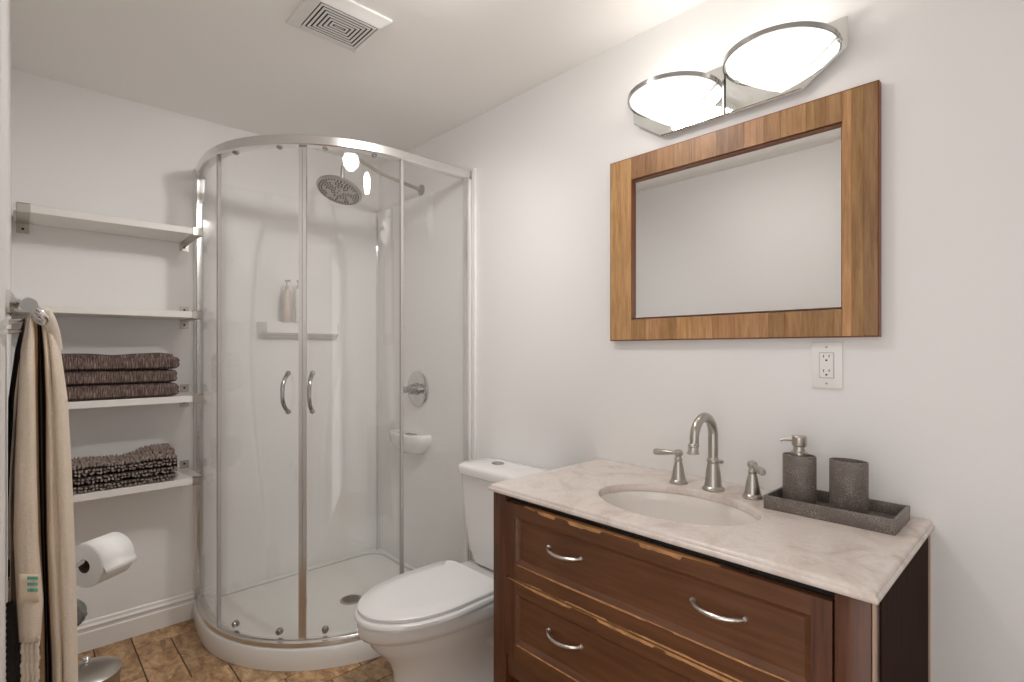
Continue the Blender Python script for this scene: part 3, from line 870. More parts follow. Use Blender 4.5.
def drawer(z0, z1, sagl=0, chips_top=None):
    x0, x1 = VX0 + .061, VX1 - .065
    yf = VYF - .001
    fw, rt, rb = .050, .052, .058          # stile width, top rail, bottom rail
    rc = .012                              # panel recess
    bm = NB()
    # four rails with sloped inner moulding built as nested rectangular loops
    def rect(ix0, ix1, iz0, iz1, y): return [Vector((ix0, y, iz0)), Vector((ix1, y, iz0)), Vector((ix1, y, iz1)), Vector((ix0, y, iz1))]
    loops = [rect(x0, x1, z0, z1, yf + .020), rect(x0, x1, z0, z1, yf + .0015), rect(x0 + .0015, x1 - .0015, z0 + .0015, z1 - .0015, yf),
             rect(x0 + fw - .014, x1 - fw + .014, z0 + rb - .014, z1 - rt + .014, yf), rect(x0 + fw - .0125, x1 - fw + .0125, z0 + rb - .0125, z1 - rt + .0125, yf + .004),
             rect(x0 + fw - .011, x1 - fw + .011, z0 + rb - .011, z1 - rt + .011, yf + .0055), rect(x0 + fw, x1 - fw, z0 + rb, z1 - rt, yf + rc), ]
    vr = [[bm.verts.new(p) for p in r] for r in loops]
    for a, b_ in zip(vr, vr[1:]): ring_faces(bm, a, b_)
    bm.faces.new(vr[-1]); bm.faces.new(vr[0][::-1])
    d = part('drawer', bm, M['woodH'], t, angle=20)
    # upright-grain stiles, very thin veneer over the loop mesh
    for s0, s1 in ((x0, x0 + fw - .0145), (x1 - fw + .0145, x1)):
        b2 = NB(); box(b2, s0, s1, yf - .0006, yf + .002, z0 + .0005, z1 - .0005, .0003, 1); part('stile', b2, M['woodV'], d)
    # drawer box behind
    b2 = NB(); box(b2, x0 + .02, x1 - .02, yf + .0205, yf + .050, z0 + .03, z1 - .04); part('drawer_box', b2, M['dark'], d)
    # arched pulls
    for hx in (1.978, 2.412):
        b2 = NB(); zc = (z0 + z1) / 2 + .016
        pts = []; 
        for i in range(21):
            u = -1 + 2 * i / 20
            pts.append((hx + u * .058, yf + rc - .001 - .030 * (1 - u * u) ** .6 , zc - .003 * (1 - u * u)))
        tube(b2, pts, [.0042 + .0012 * (1 - abs(-1 + 2 * i / 20)) for i in range(21)], 10)
        for s_ in (-1, 1): lathe(b2, [(.007, 0), (.0065, .004), (.004, .007)], (hx + s_ * .058, yf + rc, zc), axis=(0, -1, 0), seg=12)
        part('handle', b2, M['alu_h'], d)
    return d, x0, x1, yf
M['alu_h'] = plain('satin_silver_pull', (.72, .70, .67), .28, 1.0)
def chip_strip(xa, xb, zc, amp, side, yf, d, seed, face='edge', depth=.010, y_at=None, zs_=1, gaps=0.0):
    """irregular flake of bare wood running along an edge; lies .4 mm proud of the face"""
    rn = random.Random(seed); n = int((xb - xa) / .006)
    b2 = NB(); top = []; bot = []; w_ = 0
    for i in range(n + 1):
        u = i / n; x = xa + (xb - xa) * u
        w_ = .8 * w_ + .2 * rn.uniform(0, 1)
        env = min(1, u * 8, (1 - u) * 8)
        g_ = 1.0 if noise.noise(Vector((x * 9, seed, 0))) > -gaps else .12
        w = amp * env * g_ * (.35 + 1.1 * w_) + .0004
        top.append(x); bot.append(w)
    y = (y_at if y_at is not None else yf) 
    v0 = [b2.verts.new((x, y - .0007, zc)) for x in top]
    v1 = [b2.verts.new((x, y - .0007, zc - zs_ * w)) for x, w in zip(top, bot)]
    ring_faces(b2, v0, v1, False)
    if face == 'edge':
        v2 = [b2.verts.new((x, y + depth, zc + .0006 * zs_)) for x in top]
        ring_faces(b2, v2, v0, False)
    return part('chipped_edge', b2, M['rawwood'], d, smooth=False)
d1, x0, x1, yf = drawer(.617, .842)
chip_strip(1.83, 2.42, .842, .010, 1, yf, d1, 3, depth=.012)
chip_strip(1.80, 2.56, .617, .005, 1, yf, d1, 5, zs_=-1, face='f', gaps=.15)
chip_strip(1.80, 2.58, .617 + .0445, .003, 1, yf, d1, 8, zs_=1, depth=.004, gaps=.3)
d2, x0, x1, yf = drawer(.377, .612)
chip_strip(1.76, 2.62, .612, .008, 1, yf, d2, 9, zs_=1, depth=.01, gaps=.1)
chip_strip(1.80, 2.5, .377 + .0445, .0022, 1, yf, d2, 12, zs_=1, depth=.004, gaps=.3)

# sink: hole ellipse in the marble top
EX, EY, EA, EB = 2.185, -.318, .222, .160
CX0, CX1, CYF, CZ0, CZ1 = 1.684, 2.706, -.560, .8645, .886
bm = NB(); n = 72
def rect_pt(a, x0, x1, y0, y1):
    c, s = math.cos(a), math.sin(a)
    k = min(((x1 - EX) / c) if c > 1e-9 else ((x0 - EX) / c if c < -1e-9 else 1e9), ((y1 - EY) / s) if s > 1e-9 else ((y0 - EY) / s if s < -1e-9 else 1e9))
    return EX + c * k, EY + s * k
corners = [math.atan2(yy - EY, xx - EX) % (2 * PI) for xx in (CX0, CX1) for yy in (CYF, -.002)]
angs = sorted(set([round(2 * PI * i / n, 6) for i in range(n)] + [round(c, 6) for c in corners]))
# bottom up outer profile (inset, z) with ogee edge on front and both sides
prof = [(.010, CZ0), (.003, CZ0), (.001, CZ0 + .002), (.0, CZ0 + .006), (.001, CZ0 + .010), (.003, CZ0 + .012), (.0045, CZ0 + .0125), (.0045, CZ0 + .015), (.006, CZ0 + .0185), (.009, CZ0 + .0208), (.014, CZ1)]
rings = []
rings.append([Vector((EX + EA * math.cos(a), EY + EB * math.sin(a), CZ0)) for a in angs])
for ins, z in prof:
    r = []
    for a in angs:
        x, y = rect_pt(a, CX0, CX1, CYF, -.002)
        # keep corners aligned by clamping
        r.append(Vector((min(max(x, CX0 + ins), CX1 - ins), max(y, CYF + ins), z)))
    rings.append(r)
rings.append([Vector((EX + (EA + .003) * math.cos(a), EY + (EB + .003) * math.sin(a), CZ1)) for a in angs])
rings.append([Vector((EX + EA * math.cos(a), EY + EB * math.sin(a), CZ1 - .004)) for a in angs])
vr = [[bm.verts.new(p) for p in r] for r in rings]
for a, b_ in zip(vr, vr[1:]): ring_faces(bm, a, b_)
ring_faces(bm, vr[-1], vr[0])
solo('countertop', bm, M['marble'], (EX, -.28, CZ0), 'pinkish beige marble countertop with an oval sink cutout on the vanity', 'countertop', angle=40)
# sink
t = thing('sink', (EX, EY, .70), 'off-white oval undermount sink basin set below the marble countertop', 'sink')
bm = NB(); rings = []
for k, z in ((1.06, CZ0 - .0005), (1.015, CZ0 - .0005), (1.0, CZ0 - .004), (.985, .83), (.94, .785), (.84, .745), (.66, .722), (.4, .712), (.12, .710)):
    rings.append([Vector((EX + EA * k * math.cos(a), EY + EB * k * math.sin(a), z)) for a in [2 * PI * i / 60 for i in range(60)]])
for k, z in ((.12, .700), (.42, .702), (.69, .712), (.87, .737), (.975, .78), (1.02, .83), (1.06, CZ0 - .002)):
    rings.append([Vector((EX + EA * k * math.cos(a), EY + EB * k * math.sin(a), z)) for a in [2 * PI * i / 60 for i in range(60)]])
vr = [[bm.verts.new(p) for p in r] for r in rings]
for a, b_ in zip(vr, vr[1:]): ring_faces(bm, a, b_)
ring_faces(bm, vr[-1], vr[0])
part('basin', bm, M['sink'], t, angle=60)
bm = NB(); lathe(bm, [(.024, 0), (.026, .003), (.018, .004), (0, .007)], (EX, EY, .7085), seg=24); part('drain', bm, M['nickel'], t)

# faucet
FZ = CZ1 + .0003
t = thing('faucet', (2.202, -.115, FZ), 'brushed nickel gooseneck bathroom faucet with two lever handles', 'faucet')
fx, fy = 2.202, -.118
bm = NB(); lathe(bm, [(.031, 0), (.032, .003), (.030, .008), (.0255, .012), (.024, .02), (.0205, .055), (.0175, .075), (.0165, .080), (.0185, .083), (.0185, .088), (.0165, .092), (.0135, .096)], (fx, fy, FZ), seg=32); part('spout_body', bm, M['nickel'], t)
pts = [Vector((fx, fy, FZ + .09)), Vector((fx, fy, FZ + .13))] + [Vector((fx, fy - .058 + .058 * math.cos(a_), FZ + .163 + .058 * math.sin(a_))) for a_ in [math.radians(-8 + 196 * i / 26) for i in range(27)]] + [Vector((fx, fy - .120, FZ + .142))]
bm = NB(); tube(bm, pts, [.0145 - .002 * i / (len(pts) - 1) for i in range(len(pts))], 18); part('spout', bm, M['nickel'], t)
dn = Vector((0, -.16, -1)).normalized()
bm = NB(); lathe(bm, [(.0125, 0), (.0155, .004), (.0155, .008), (.0138, .010), (.0145, .020), (.0175, .029), (.014, .030)], (fx, fy - .119, FZ + .152), axis=dn, seg=24); part('spout_tip', bm, M['nickel'], t)
bm = NB(); tube(bm, [(fx, fy + .012, FZ + .078), (fx + .006, fy + .034, FZ + .078)], .0035, 8); lathe(bm, [(.0, -.006), (.006, -.003), (.0075, .002), (.005, .006), (0, .007)], (fx + .008, fy + .036, FZ + .078), seg=12); part('lift_rod', bm, M['nickel'], t)
def fhandle(x, y, d):
    d = Vector(d).normalized()
    bm = NB(); lathe(bm, [(.027, 0), (.028, .003), (.026, .008), (.022, .012), (.019, .03), (.0135, .058), (.0105, .068), (.0125, .071), (.0125, .075), (.0095, .079), (.009, .084), (.013, .088), (.0145, .094), (.011, .101), (.005, .104), (0, .1045)], (x, y, FZ), seg=28)
    h = part('faucet_handle', bm, M['nickel'], t)
    c = Vector((x, y, FZ + .093)); q_ = d + Vector((0, 0, 0))
    pts = [c + q_ * s for s in (.006, .02, .03, .05, .075, .082, .085)]
    bm = NB(); tube(bm, pts, [.006, .0055, .0075, .0095, .0105, .0095, .006], 14); part('lever', bm, M['nickel'], h)
fhandle(2.090, -.120, (-1, -.05, -.07)); fhandle(2.318, -.120, (.62, -.78, -.03))

# tray, dispenser, tumbler
bm = NB(); tx0, tx1, ty0, ty1, tz0 = 2.378, 2.664, -.200, -.038, CZ1 + .0001
box(bm, tx0 + .003, tx1 - .003, ty0 + .003, ty1 - .003, tz0 + .001, tz0 + .006)
for a in ((tx0, tx1, ty0, ty0 + .007), (tx0, tx1, ty1 - .007, ty1), (tx0, tx0 + .007, ty0 + .007, ty1 - .007), (tx1 - .007, tx1, ty0 + .007, ty1 - .007)):
    box(bm, *a, tz0 + .0, tz0 + .035, .0012)
solo('vanity_tray', bm, M['stone'], ((tx0 + tx1) / 2, (ty0 + ty1) / 2, tz0), 'rectangular grey pebbled tray on the countertop holding dispenser and tumbler', 'tray')
dz = tz0 + .0065
t = thing('soap_dispenser', (2.437, -.112, dz), 'grey pebbled oval soap dispenser with a metal pump standing on the tray', 'soap dispenser')
def ov(k, z, a=.041, b=.029, x=2.437, y=-.112): return [Vector((x + a * k * math.cos(2 * PI * i / 44), y + b * k * math.sin(2 * PI * i / 44), z)) for i in range(44)]
bm = NB(); loft(bm, [ov(.97, dz), ov(1, dz + .002), ov(1, dz + .128), ov(.97, dz + .131), ov(.90, dz + .131), ov(.88, dz + .127), ov(.3, dz + .127)]); part('bottle_body', bm, M['stone'], t, angle=40)
px_, py_, pz_ = 2.437, -.112, dz + .1272
bm = NB(); lathe(bm, [(.019, 0), (.019, .012), (.016, .013), (.0145, .014), (.0145, .026), (.017, .028), (.018, .03), (.018, .052), (.0165, .054), (0, .0545)], (px_, py_, pz_), seg=26)
tube(bm, [(px_ - .010, py_ - .004, pz_ + .043), (px_ - .035, py_ - .016, pz_ + .043), (px_ - .042, py_ - .020, pz_ + .039)], [.0055, .0045, .004], 10); part('pump', bm, M['nickel'], t)
t = thing('tumbler', (2.551, -.112, dz), 'grey pebbled oval tumbler cup standing open on the tray', 'tumbler')
k_ = dict(x=2.551, y=-.112, a=.0425, b=.030)
bm = NB(); loft(bm, [ov(.97, dz, **k_), ov(1, dz + .002, **k_), ov(1, dz + .130, **k_), ov(.98, dz + .133, **k_), ov(.92, dz + .133, **k_), ov(.90, dz + .130, **k_), ov(.88, dz + .012, **k_), ov(.2, dz + .010, **k_)]); part('cup', bm, M['stone'], t, angle=40)

# ------------------------------------------------------------------ mirror
FX0, FX1, MZ0, MZ1 = 1.761, 2.598, 1.337, 1.996
IX0, IX1, IZ0, IZ1 = 1.853, 2.515, 1.416, 1.912
t = thing('wall_mirror', ((FX0 + FX1) / 2, -.002, MZ0), 'rectangular mirror with slanted glass border in an amber wood block frame on the wall', 'mirror')
bm = NB(); tones = []
rn = random.Random(21)
def strip(x0, x1, z0, z1):
    e = .0003
    box(bm, x0 + e, x1 - e, -.027, -.004, z0 + e, z1 - e, .0003, 1)
    k = rn.uniform(.68, 1.25); c = (k, k * rn.uniform(.93, 1.02), k * rn.uniform(.85, 1.02))
    while len(tones) < len(bm.faces): tones.append(c)
for zz0, zz1 in ((MZ0, IZ0), (IZ1, MZ1)):
    x = IX0
    while x < IX1 - .001:
        w = rn.choice((.046, .058, .07, .085)); x2 = min(IX1, x + w)
        if IX1 - x2 < .02: x2 = IX1
        strip(x, x2, zz0 + .003, zz1 - .003); x = x2
for a, b_ in ((FX0 + .003, IX0), (IX1, FX1 - .003)):
    m_ = [a, a + (b_ - a) * .28, a + (b_ - a) * .62, b_] if a > 2 else [a, a + (b_ - a) * .5, b_]
    for s0, s1 in zip(m_, m_[1:]): strip(s0, s1, MZ0 + .003, MZ1 - .003)
fr = part('frame', bm, M['oakV'], t, smooth=False); set_tone(fr, tones)
bm = NB()
for a in ((FX0, FX1, MZ0, MZ0 + .003), (FX0, FX1, MZ1 - .003, MZ1), (FX0, FX0 + .003, MZ0 + .003, MZ1 - .003), (FX1 - .003, FX1, MZ0 + .003, MZ1 - .003)):
    box(bm, a[0], a[1], -.026, -.003, a[2], a[3], .0006, 1)
for a in ((IX0, IX1, IZ0, IZ0 + .0025), (IX0, IX1, IZ1 - .0025, IZ1), (IX0, IX0 + .0025, IZ0, IZ1), (IX1 - .0025, IX1, IZ0, IZ1)):
    box(bm, a[0], a[1], -.0255, -.008, a[2], a[3], .0006, 1)
part('frame_edging', bm, M['oakedge'], t)
bm = NB()
gx0, gx1, gz0, gz1 = IX0 + .002, IX1 - .002, IZ0 + .002, IZ1 - .002; bv = .020
o_ = [bm.verts.new(p) for p in ((gx0, -.0125, gz0), (gx1, -.0125, gz0), (gx1, -.0125, gz1), (gx0, -.0125, gz1))]
i_ = [bm.verts.new(p) for p in ((gx0 + bv, -.0131, gz0 + bv), (gx1 - bv, -.0131, gz0 + bv), (gx1 - bv, -.0131, gz1 - bv), (gx0 + bv, -.0131, gz1 - bv))]
k_ = [bm.verts.new(p) for p in ((gx0, -.009, gz0), (gx1, -.009, gz0), (gx1, -.009, gz1), (gx0, -.009, gz1))]
ring_faces(bm, k_, o_); ring_faces(bm, o_, i_); bm.faces.new(i_); bm.faces.new(k_[::-1])
part('mirror_glass', bm, M['mirror'], t, smooth=False)

# ------------------------------------------------------------------ vanity light
LX0, LX1, LZ0, LZ1, LZC = 1.862, 2.528, 2.036, 2.196, 2.112
t = thing('vanity_light', ((LX0 + LX1) / 2, -.002, LZ0), 'two-bowl vanity light on mirrored back plates above the mirror', 'vanity light')
XM = 2.194
bm = NB(); box(bm, LX0 + .12, LX1 - .12, -.016, -.001, LZ0 + .03, LZ1 - .02, .002); part('mounting_box', bm, M['alu'], t)
def yz_prism(bm, pts, y0, y1, bev=0):
    prism(bm, pts, y0, y1, bev, 1, mat=Matrix(((1, 0, 0, 0), (0, 0, 1, 0), (0, 1, 0, 0), (0, 0, 0, 1))))
M['plate_mirror'] = plain('bevelled_mirror_plate', (.86, .88, .86), .03, 1.0)
for k, pts in enumerate(([(LX0, LZC), (LX0 + .112, LZ0), (XM - .002, LZ0), (XM - .002, LZ1), (LX0, LZ1)], [(XM + .002, LZ0), (LX1 - .112, LZ0), (LX1, LZC), (LX1, LZ1), (XM + .002, LZ1)])):
    bm = NB(); yz_prism(bm, pts, -.028, -.017, .004); part('back_plate', bm, M['plate_mirror'], t, smooth=False)
bm = NB(); lathe(bm, [(.006, 0), (.006, .005), (.004, .007), (0, .008)], (XM + .04, -.028, 2.125), axis=(0, -1, 0), seg=14); part('plate_screw', bm, M['dchrome'], t)
bm = NB(); lathe(bm, [(.006, 0), (.006, .005), (.004, .007), (0, .008)], (LX1 - .018, -.028, 2.135), axis=(0, -1, 0), seg=14); part('plate_screw', bm, M['dchrome'], t)
for cx in (2.026, 2.358):
    HA, HB, HZ = .147, .155, 2.148
    # hoop
    pts = [(cx + HA * math.cos(a), -.030 - HB * math.sin(a)) for a in [PI * i / 40 for i in range(41)]]
    bm = NB(); rings = []
    for i, (x, y) in enumerate(pts):
        a = PI * i / 40; nn = Vector((math.cos(a) / HA, -math.sin(a) / HB, 0)).normalized(); p = Vector((x, y, 0))
        rings.append([p + nn * o + Vector((0, 0, z)) for o, z in ((0, HZ - .006), (.004, HZ - .006), (.004, HZ + .008), (0, HZ + .008))])
    loft(bm, rings)
    for s_ in (-1, 1):
        lathe(bm, [(.006, 0), (.006, .010), (.0035, .012), (.0035, .022)], (cx + s_ * (HA - .003), -.0285, HZ), axis=(0, -1, 0), seg=12)
    part('hoop', bm, M['dchrome'], t, angle=40)
    # frosted bowl, open on top
    bm = NB(); rings = []
    for j in range(13):
        v = j / 12; k = max((1 - v) ** .88, .04)
        z = HZ - .004 - .092 * v
        rings.append([Vector((cx + .003 + (HA - .004) * k * math.cos(a), -.033 - (HB - .006) * k * math.sin(a), z)) for a in [PI * i / 32 for i in range(33)]])
    vr = [[bm.verts.new(p) for p in r] for r in rings]
    for a, b_ in zip(vr, vr[1:]): ring_faces(bm, a, b_, False)
    sd = part('glass_bowl', bm, M['shade'], t, angle=60)
    sm = sd.modifiers.new('thickness', 'SOLIDIFY'); sm.thickness = .003; sm.offset = 0
    # clips seen by the rim
    bm = NB()
    for dx, dy in ((.118, -.07), (.128, -.045)):
        tube(bm, [(cx + dx + .012, -.034, HZ - .002), (cx + dx - .012, -.034 + dy * .6, HZ + .004)], .0024, 8)
    part('bowl_clip', bm, M['dchrome'], t)
    bm = NB(); lathe(bm, [(.008, 0), (.010, .012), (.010, .03), (.014, .036), (.016, .05), (.012, .064), (0, .07)], (cx, -.030, HZ - .035), axis=(0, -1, 0.12), seg=18); part('bulb', bm, M['bulb'], t)
    ld = bpy.data.lights.new('bulb_light', 'POINT'); ld.energy = BULB_W; ld.color = (1, .93, .85); ld.shadow_soft_size = .03
    lo = bpy.data.objects.new('bulb_light', ld); COL.objects.link(lo); lo.parent = t
    lo.location = Vector((cx, -.105, HZ + .004)) - t.location

# ------------------------------------------------------------------ outlet
OX, OZ = 2.4725, 1.261
t = thing('wall_outlet', (OX, -.001, OZ), 'white wall outlet plate under the mirror with two sockets', 'outlet')
bm = NB(); box(bm, OX - .038, OX + .038, -.0065, -.0005, OZ - .064, OZ + .064, .0025, 2); part('cover_plate', bm, M['plate'], t)
bm = NB(); box(bm, OX - .0170, OX + .0170, -.0085, -.0068, OZ - .034, OZ + .034, .0008, 1); rc_ = part('receptacle', bm, M['plate'], t)
bm = NB(); box(bm, OX - .0185, OX + .0185, -.0069, -.0066, OZ - .0355, OZ + .0355); part('receptacle_gap', bm, M['seal'], t)
for zc in (OZ + .020, OZ - .020):
    bm = NB(); box(bm, OX - .0078, OX - .0058, -.0089, -.0084, zc + .001, zc + .009); box(bm, OX + .0058, OX + .0078, -.0089, -.0084, zc + .002, zc + .009)
    lathe(bm, [(.0028, 0), (.0028, .0005)], (OX, -.0085, zc - .006), axis=(0, -1, 0), seg=12)
    part('socket_slots', bm, M['black'], rc_)
for dx_, z_ in ((-.005, OZ + .003), (-.005, OZ - .004)):
    bm = NB(); box(bm, OX - .0075, OX + .0075, -.0092, -.0084, z_ - .002, z_ + .003, .0004, 1); part('test_button', bm, M['plate'], rc_)
for zc in (OZ + .050, OZ - .050):
    bm = NB(); lathe(bm, [(.003, 0), (.003, .001), (0, .0013)], (OX, -.0065, zc), axis=(0, -1, 0), seg=10); part('screw', bm, M['steel'], t)

# ------------------------------------------------------------------ exhaust vent
vx0, vx1, vy0, vy1 = 1.072, 1.332, -.953, -.690
t = thing('exhaust_vent', ((vx0 + vx1) / 2, (vy0 + vy1) / 2, H), 'white ceiling exhaust fan grille with concentric rectangular slots', 'vent')
bm = NB()
zf = H - .024
def fr_(bm, a, b, c, d, w, z0, z1, bev=.0):
    box(bm, a, b, c, c + w, z0, z1, bev, 1); box(bm, a, b, d - w, d, z0, z1, bev, 1); box(bm, a, a + w, c + w, d - w, z0, z1, bev, 1); box(bm, b - w, b, c + w, d - w, z0, z1, bev, 1)
# sloping housing
def rq(a, b, c, d, z): return [Vector((a, c, z)), Vector((b, c, z)), Vector((b, d, z)), Vector((a, d, z))]
mgx, mgy = .044, .030
loft(bm, [rq(vx0, vx1, vy0, vy1, H - .0005), rq(vx0, vx1, vy0, vy1, H - .008), rq(vx0 + mgx - .004, vx1 - mgx + .004, vy0 + mgy - .004, vy1 - mgy + .004, zf), rq(vx0 + mgx, vx1 - mgx, vy0 + mgy, vy1 - mgy, zf), rq(vx0 + mgx, vx1 - mgx, vy0 + mgy, vy1 - mgy, H - .002)])
part('housing', bm, M['trim'], t, smooth=False)
bm = NB(); box(bm, vx0 + mgx + .001, vx1 - mgx - .001, vy0 + mgy + .001, vy1 - mgy - .001, zf + .007, zf + .009); part('slot_shade_sheet', bm, M['dark'], t, smooth=False)  # black sheet paints the shade behind the grille slots
bm = NB(); a, b_, c_, d_ = vx0 + mgx + .004, vx1 - mgx - .004, vy0 + mgy + .004, vy1 - mgy - .004
for k in range(6):
    p_ = .0135 * k
    fr_(bm, a + p_, b_ - p_, c_ + p_, d_ - p_, .0074, zf - .001, zf + .0008)
p_ = .0135 * 6
box(bm, a + p_, b_ - p_, c_ + p_, d_ - p_, zf - .001, zf + .0008)
part('grille', bm, M['trim'], t, smooth=False)

# ------------------------------------------------------------------ toilet paper and holder on the left wall
rn0 = Vector((1.057, -1.495, .715)); rax = Vector((-.6, .8, 0)); RL = .10     # near end centre and axis of the roll
wallp = rn0 - rax * ((-1.495 - YL) / .8 - .001)
t = thing('toilet_paper_holder', tuple(wallp), 'metal bar holder slanting out of the left wall with the toilet paper roll', 'toilet paper holder')
bm = NB(); lathe(bm, [(.025, 0), (.025, .006), (.012, .012), (.009, .02)], (wallp.x, YL + .0005, wallp.z), axis=(0, 1, 0), seg=20); part('wall_flange', bm, M['chrome'], t)
bm = NB(); tube(bm, [wallp + rax * .008, rn0 + rax * (RL + .006)], .007, 14); part('bar', bm, M['chrome'], t)
rc = rn0 + Vector((0, 0, -.0115)); ra = Vector((rax.y, -rax.x, 0))      # ra: horizontal, across the axis, towards the room
t = thing('toilet_paper_roll', tuple(rc + rax * RL / 2 + Vector((0, 0, -.060))), 'white toilet paper roll beside the striped towel, above the steel bin', 'toilet paper')
seg = 48; ro, ri = .060, .019
def circ(r, d): return [rc + rax * d + ra * (r * math.cos(2 * PI * i / seg)) + Vector((0, 0, r * math.sin(2 * PI * i / seg))) for i in range(seg)]
bm = NB(); vr = [[bm.verts.new(p) for p in r_] for r_ in (circ(ri, 0), circ(ro - .002, 0), circ(ro, .002), circ(ro, RL - .002), circ(ro - .002, RL), circ(ri, RL))]
for a_, b_ in zip(vr, vr[1:]): ring_faces(bm, a_, b_)
part('paper', bm, M['paper'], t, angle=40)
bm = NB(); vr = [[bm.verts.new(p) for p in r_] for r_ in (circ(ri, .0005), circ(ri, RL - .0005), circ(ri - .0012, RL - .0005), circ(ri - .0012, .0005))]
for a_, b_ in zip(vr, vr[1:] + vr[:1]): ring_faces(bm, a_, b_)
part('core', bm, M['core'], t)
bm = NB(); prof = []
for i in range(17):
    a = math.radians(135 - i * 8.2); prof.append(((ro + .0018) * math.cos(a), (ro + .0018) * math.sin(a)))
prof += [(ro + .008, -.004), (ro + .012, -.016)]
va = [[bm.verts.new(rc + rax * d + ra * x + Vector((0, 0, z))) for x, z in prof] for d in (.001, RL - .001)]
ring_faces(bm, va[0], va[1], False)
sh_ = part('loose_sheet', bm, M['paper'], t, angle=60); sm = sh_.modifiers.new('thickness', 'SOLIDIFY'); sm.thickness = .0008; sm.offset = 0

# grey fuzzy scrubber hanging from the holder bar
bm = NB(); rn = random.Random(4); rings = []
cols = catmull([(1.125, -1.585, .745, .004, .004), (1.125, -1.585, .735, .014, .012), (1.125, -1.575, .69, .020, .014), (1.13, -1.560, .665, .026, .016), (1.13, -1.538, .630, .038, .028), (1.13, -1.534, .590, .038, .026), (1.13, -1.545, .560, .010, .008)], 5)
for x, y, z, ry_, rx_ in cols:
    rings.append([Vector((x + max(rx_, .002) * math.cos(a), y + max(ry_, .002) * math.sin(a), z)) + Vector((rn.uniform(-.0015, .0015), rn.uniform(-.0015, .0015), 0)) for a in [2 * PI * i / 20 for i in range(20)]])
loft(bm, rings)
solo('hanging_scrubber', bm, M['fuzz'], (1.125, -1.585, .745), 'grey fuzzy bath scrubber hanging between the striped towel and paper roll', 'bath scrubber')

# waste bin
wx, wy = .745, -1.466
t = thing('waste_bin', (wx, wy, 0), 'small round brushed steel bin with domed lid on the floor', 'waste bin')
bm = NB(); lathe(bm, [(.082, 0), (.086, .004), (.089, .235), (.091, .238)], (wx, wy, 0.0005), seg=44); part('bin_body', bm, M['steel'], t)
bm = NB(); lathe(bm, [(.091, 0), (.093, .003), (.093, .016), (.089, .021), (.06, .034), (.02, .045), (0, .047)], (wx, wy, .239), seg=44, cap1=False); ld_ = part('lid', bm, M['steel'], t)
bm = NB(); lathe(bm, [(.006, 0), (.005, .008), (.009, .014), (.010, .020), (.006, .025), (0, .026)], (wx, wy, .284), seg=20); part('knob', bm, M['chrome'], ld_)

# ------------------------------------------------------------------ towel rack and hanging towel
def AT(px, py, b):
    """point in front of the left wall, b metres nearer the camera end than x = 1.50"""
    u = (px - 512) / 523.4; r = (.687 + .726 * u) / (.726 - .687 * u)
    d1 = 1.42 - b
    f_ = d1 / (.726 - .687 * u)
    return Vector((2.925 - d1, max(-1.63 + d1 * r, YL + .004), 1.302 + (350.4 - py) / 523.4 * f_))
t = thing('towel_rack', (1.50, YL, 1.38), 'chrome double rail towel rack with a hook end on the left wall', 'towel rack')
bm = NB(); lathe(bm, [(.026, 0), (.026, .005), (.018, .010), (.010, .014), (.010, .030)], (1.545, YL + .0005, 1.392), axis=(0, 1, 0), seg=24); part('wall_flange', bm, M['chrome'], t)
pA = Vector((1.545, YL + .022, 1.392)); pE = AT(29, 305, .10)
bm = NB(); tube(bm, [pA, AT(27, 303, .06), pE], [.011, .012, .0125], 18); lathe(bm, [(.013, 0), (.013, .003), (0, .0035)], pE, axis=(1, -.15, 0), seg=18, mi=1); part('post', bm, [M['chrome'], M['dchrome']], t)
hk = catmull([AT(30, 306, .07), AT(36, 309, .075), AT(42, 314, .08), AT(46, 319, .075), AT(44, 323, .07), AT(39, 321, .06), AT(33, 317, .05)], 5)
bm = NB(); tube(bm, hk, [.0075 - .0025 * i / (len(hk) - 1) for i in range(len(hk))], 12); part('hook', bm, M['chrome'], t)
for py_ in (321, 331):
    p0 = AT(20, py_, .04); p1 = Vector((2.02, YL + .0045, 1.302 + (350.4 - py_) / 523.4 * .63))
    bm = NB(); tube(bm, [p0, p0.lerp(p1, .5), p1], .0035, 10); part('rail', bm, M['chrome'], t)

# towel: vertical sheet with folds. nodes: (u stripe coord, depth b, px at py 316, 345, 400, 500, 600, 700, 820)
KPY = [314, 330, 350, 400, 470, 540, 600, 660, 720, 800]
def interp(keys, py):
    if py <= KPY[0]: return keys[0]
    for a, b, k0, k1 in zip(KPY, KPY[1:], keys, keys[1:]):
        if py <= b:
            t_ = (py - a) / (b - a); return k0 + (k1 - k0) * t_
    return keys[-1]
A_ = [  # left strands with black border
    (.00, .000, [27, 21, 16, 9, 6, 4, 1, 1, 1, 1]),
    (.04, .020, [28, 22, 18, 11, 7, 6, 4, 3, 3, 3]),
    (.076, .030, [29, 25, 21, 14, 10, 8, 8, 7, 7, 7]),
    (.13, .026, [30, 26, 23, 17, 12, 11, 11, 11, 11, 11]),
    (.15, .030, [30, 27, 23, 19, 15, 17, 18, 17, 16, 16]),
    (.18, .012, [31, 29, 26, 22, 19, 22, 24, 23, 22, 22])]
B_ = [  # front bulging fold with the tag
    (.15, .018, [27, 24, 21, 18, 14, 12, 16, 20, 24, 24]),
    (.20, .046, [29, 26, 22, 19, 16, 15, 18, 22, 25, 25]),
    (.28, .068, [30, 28, 26, 24, 22, 22, 24, 27, 29, 29]),
    (.36, .072, [30, 30, 30, 30, 30, 32, 34, 33, 33, 33]),
    (.425, .056, [32, 33, 33, 34, 35, 37, 42, 38, 36, 36]),
    (.46, .030, [33, 35, 35, 36, 37, 38, 42, 39, 37, 37])]
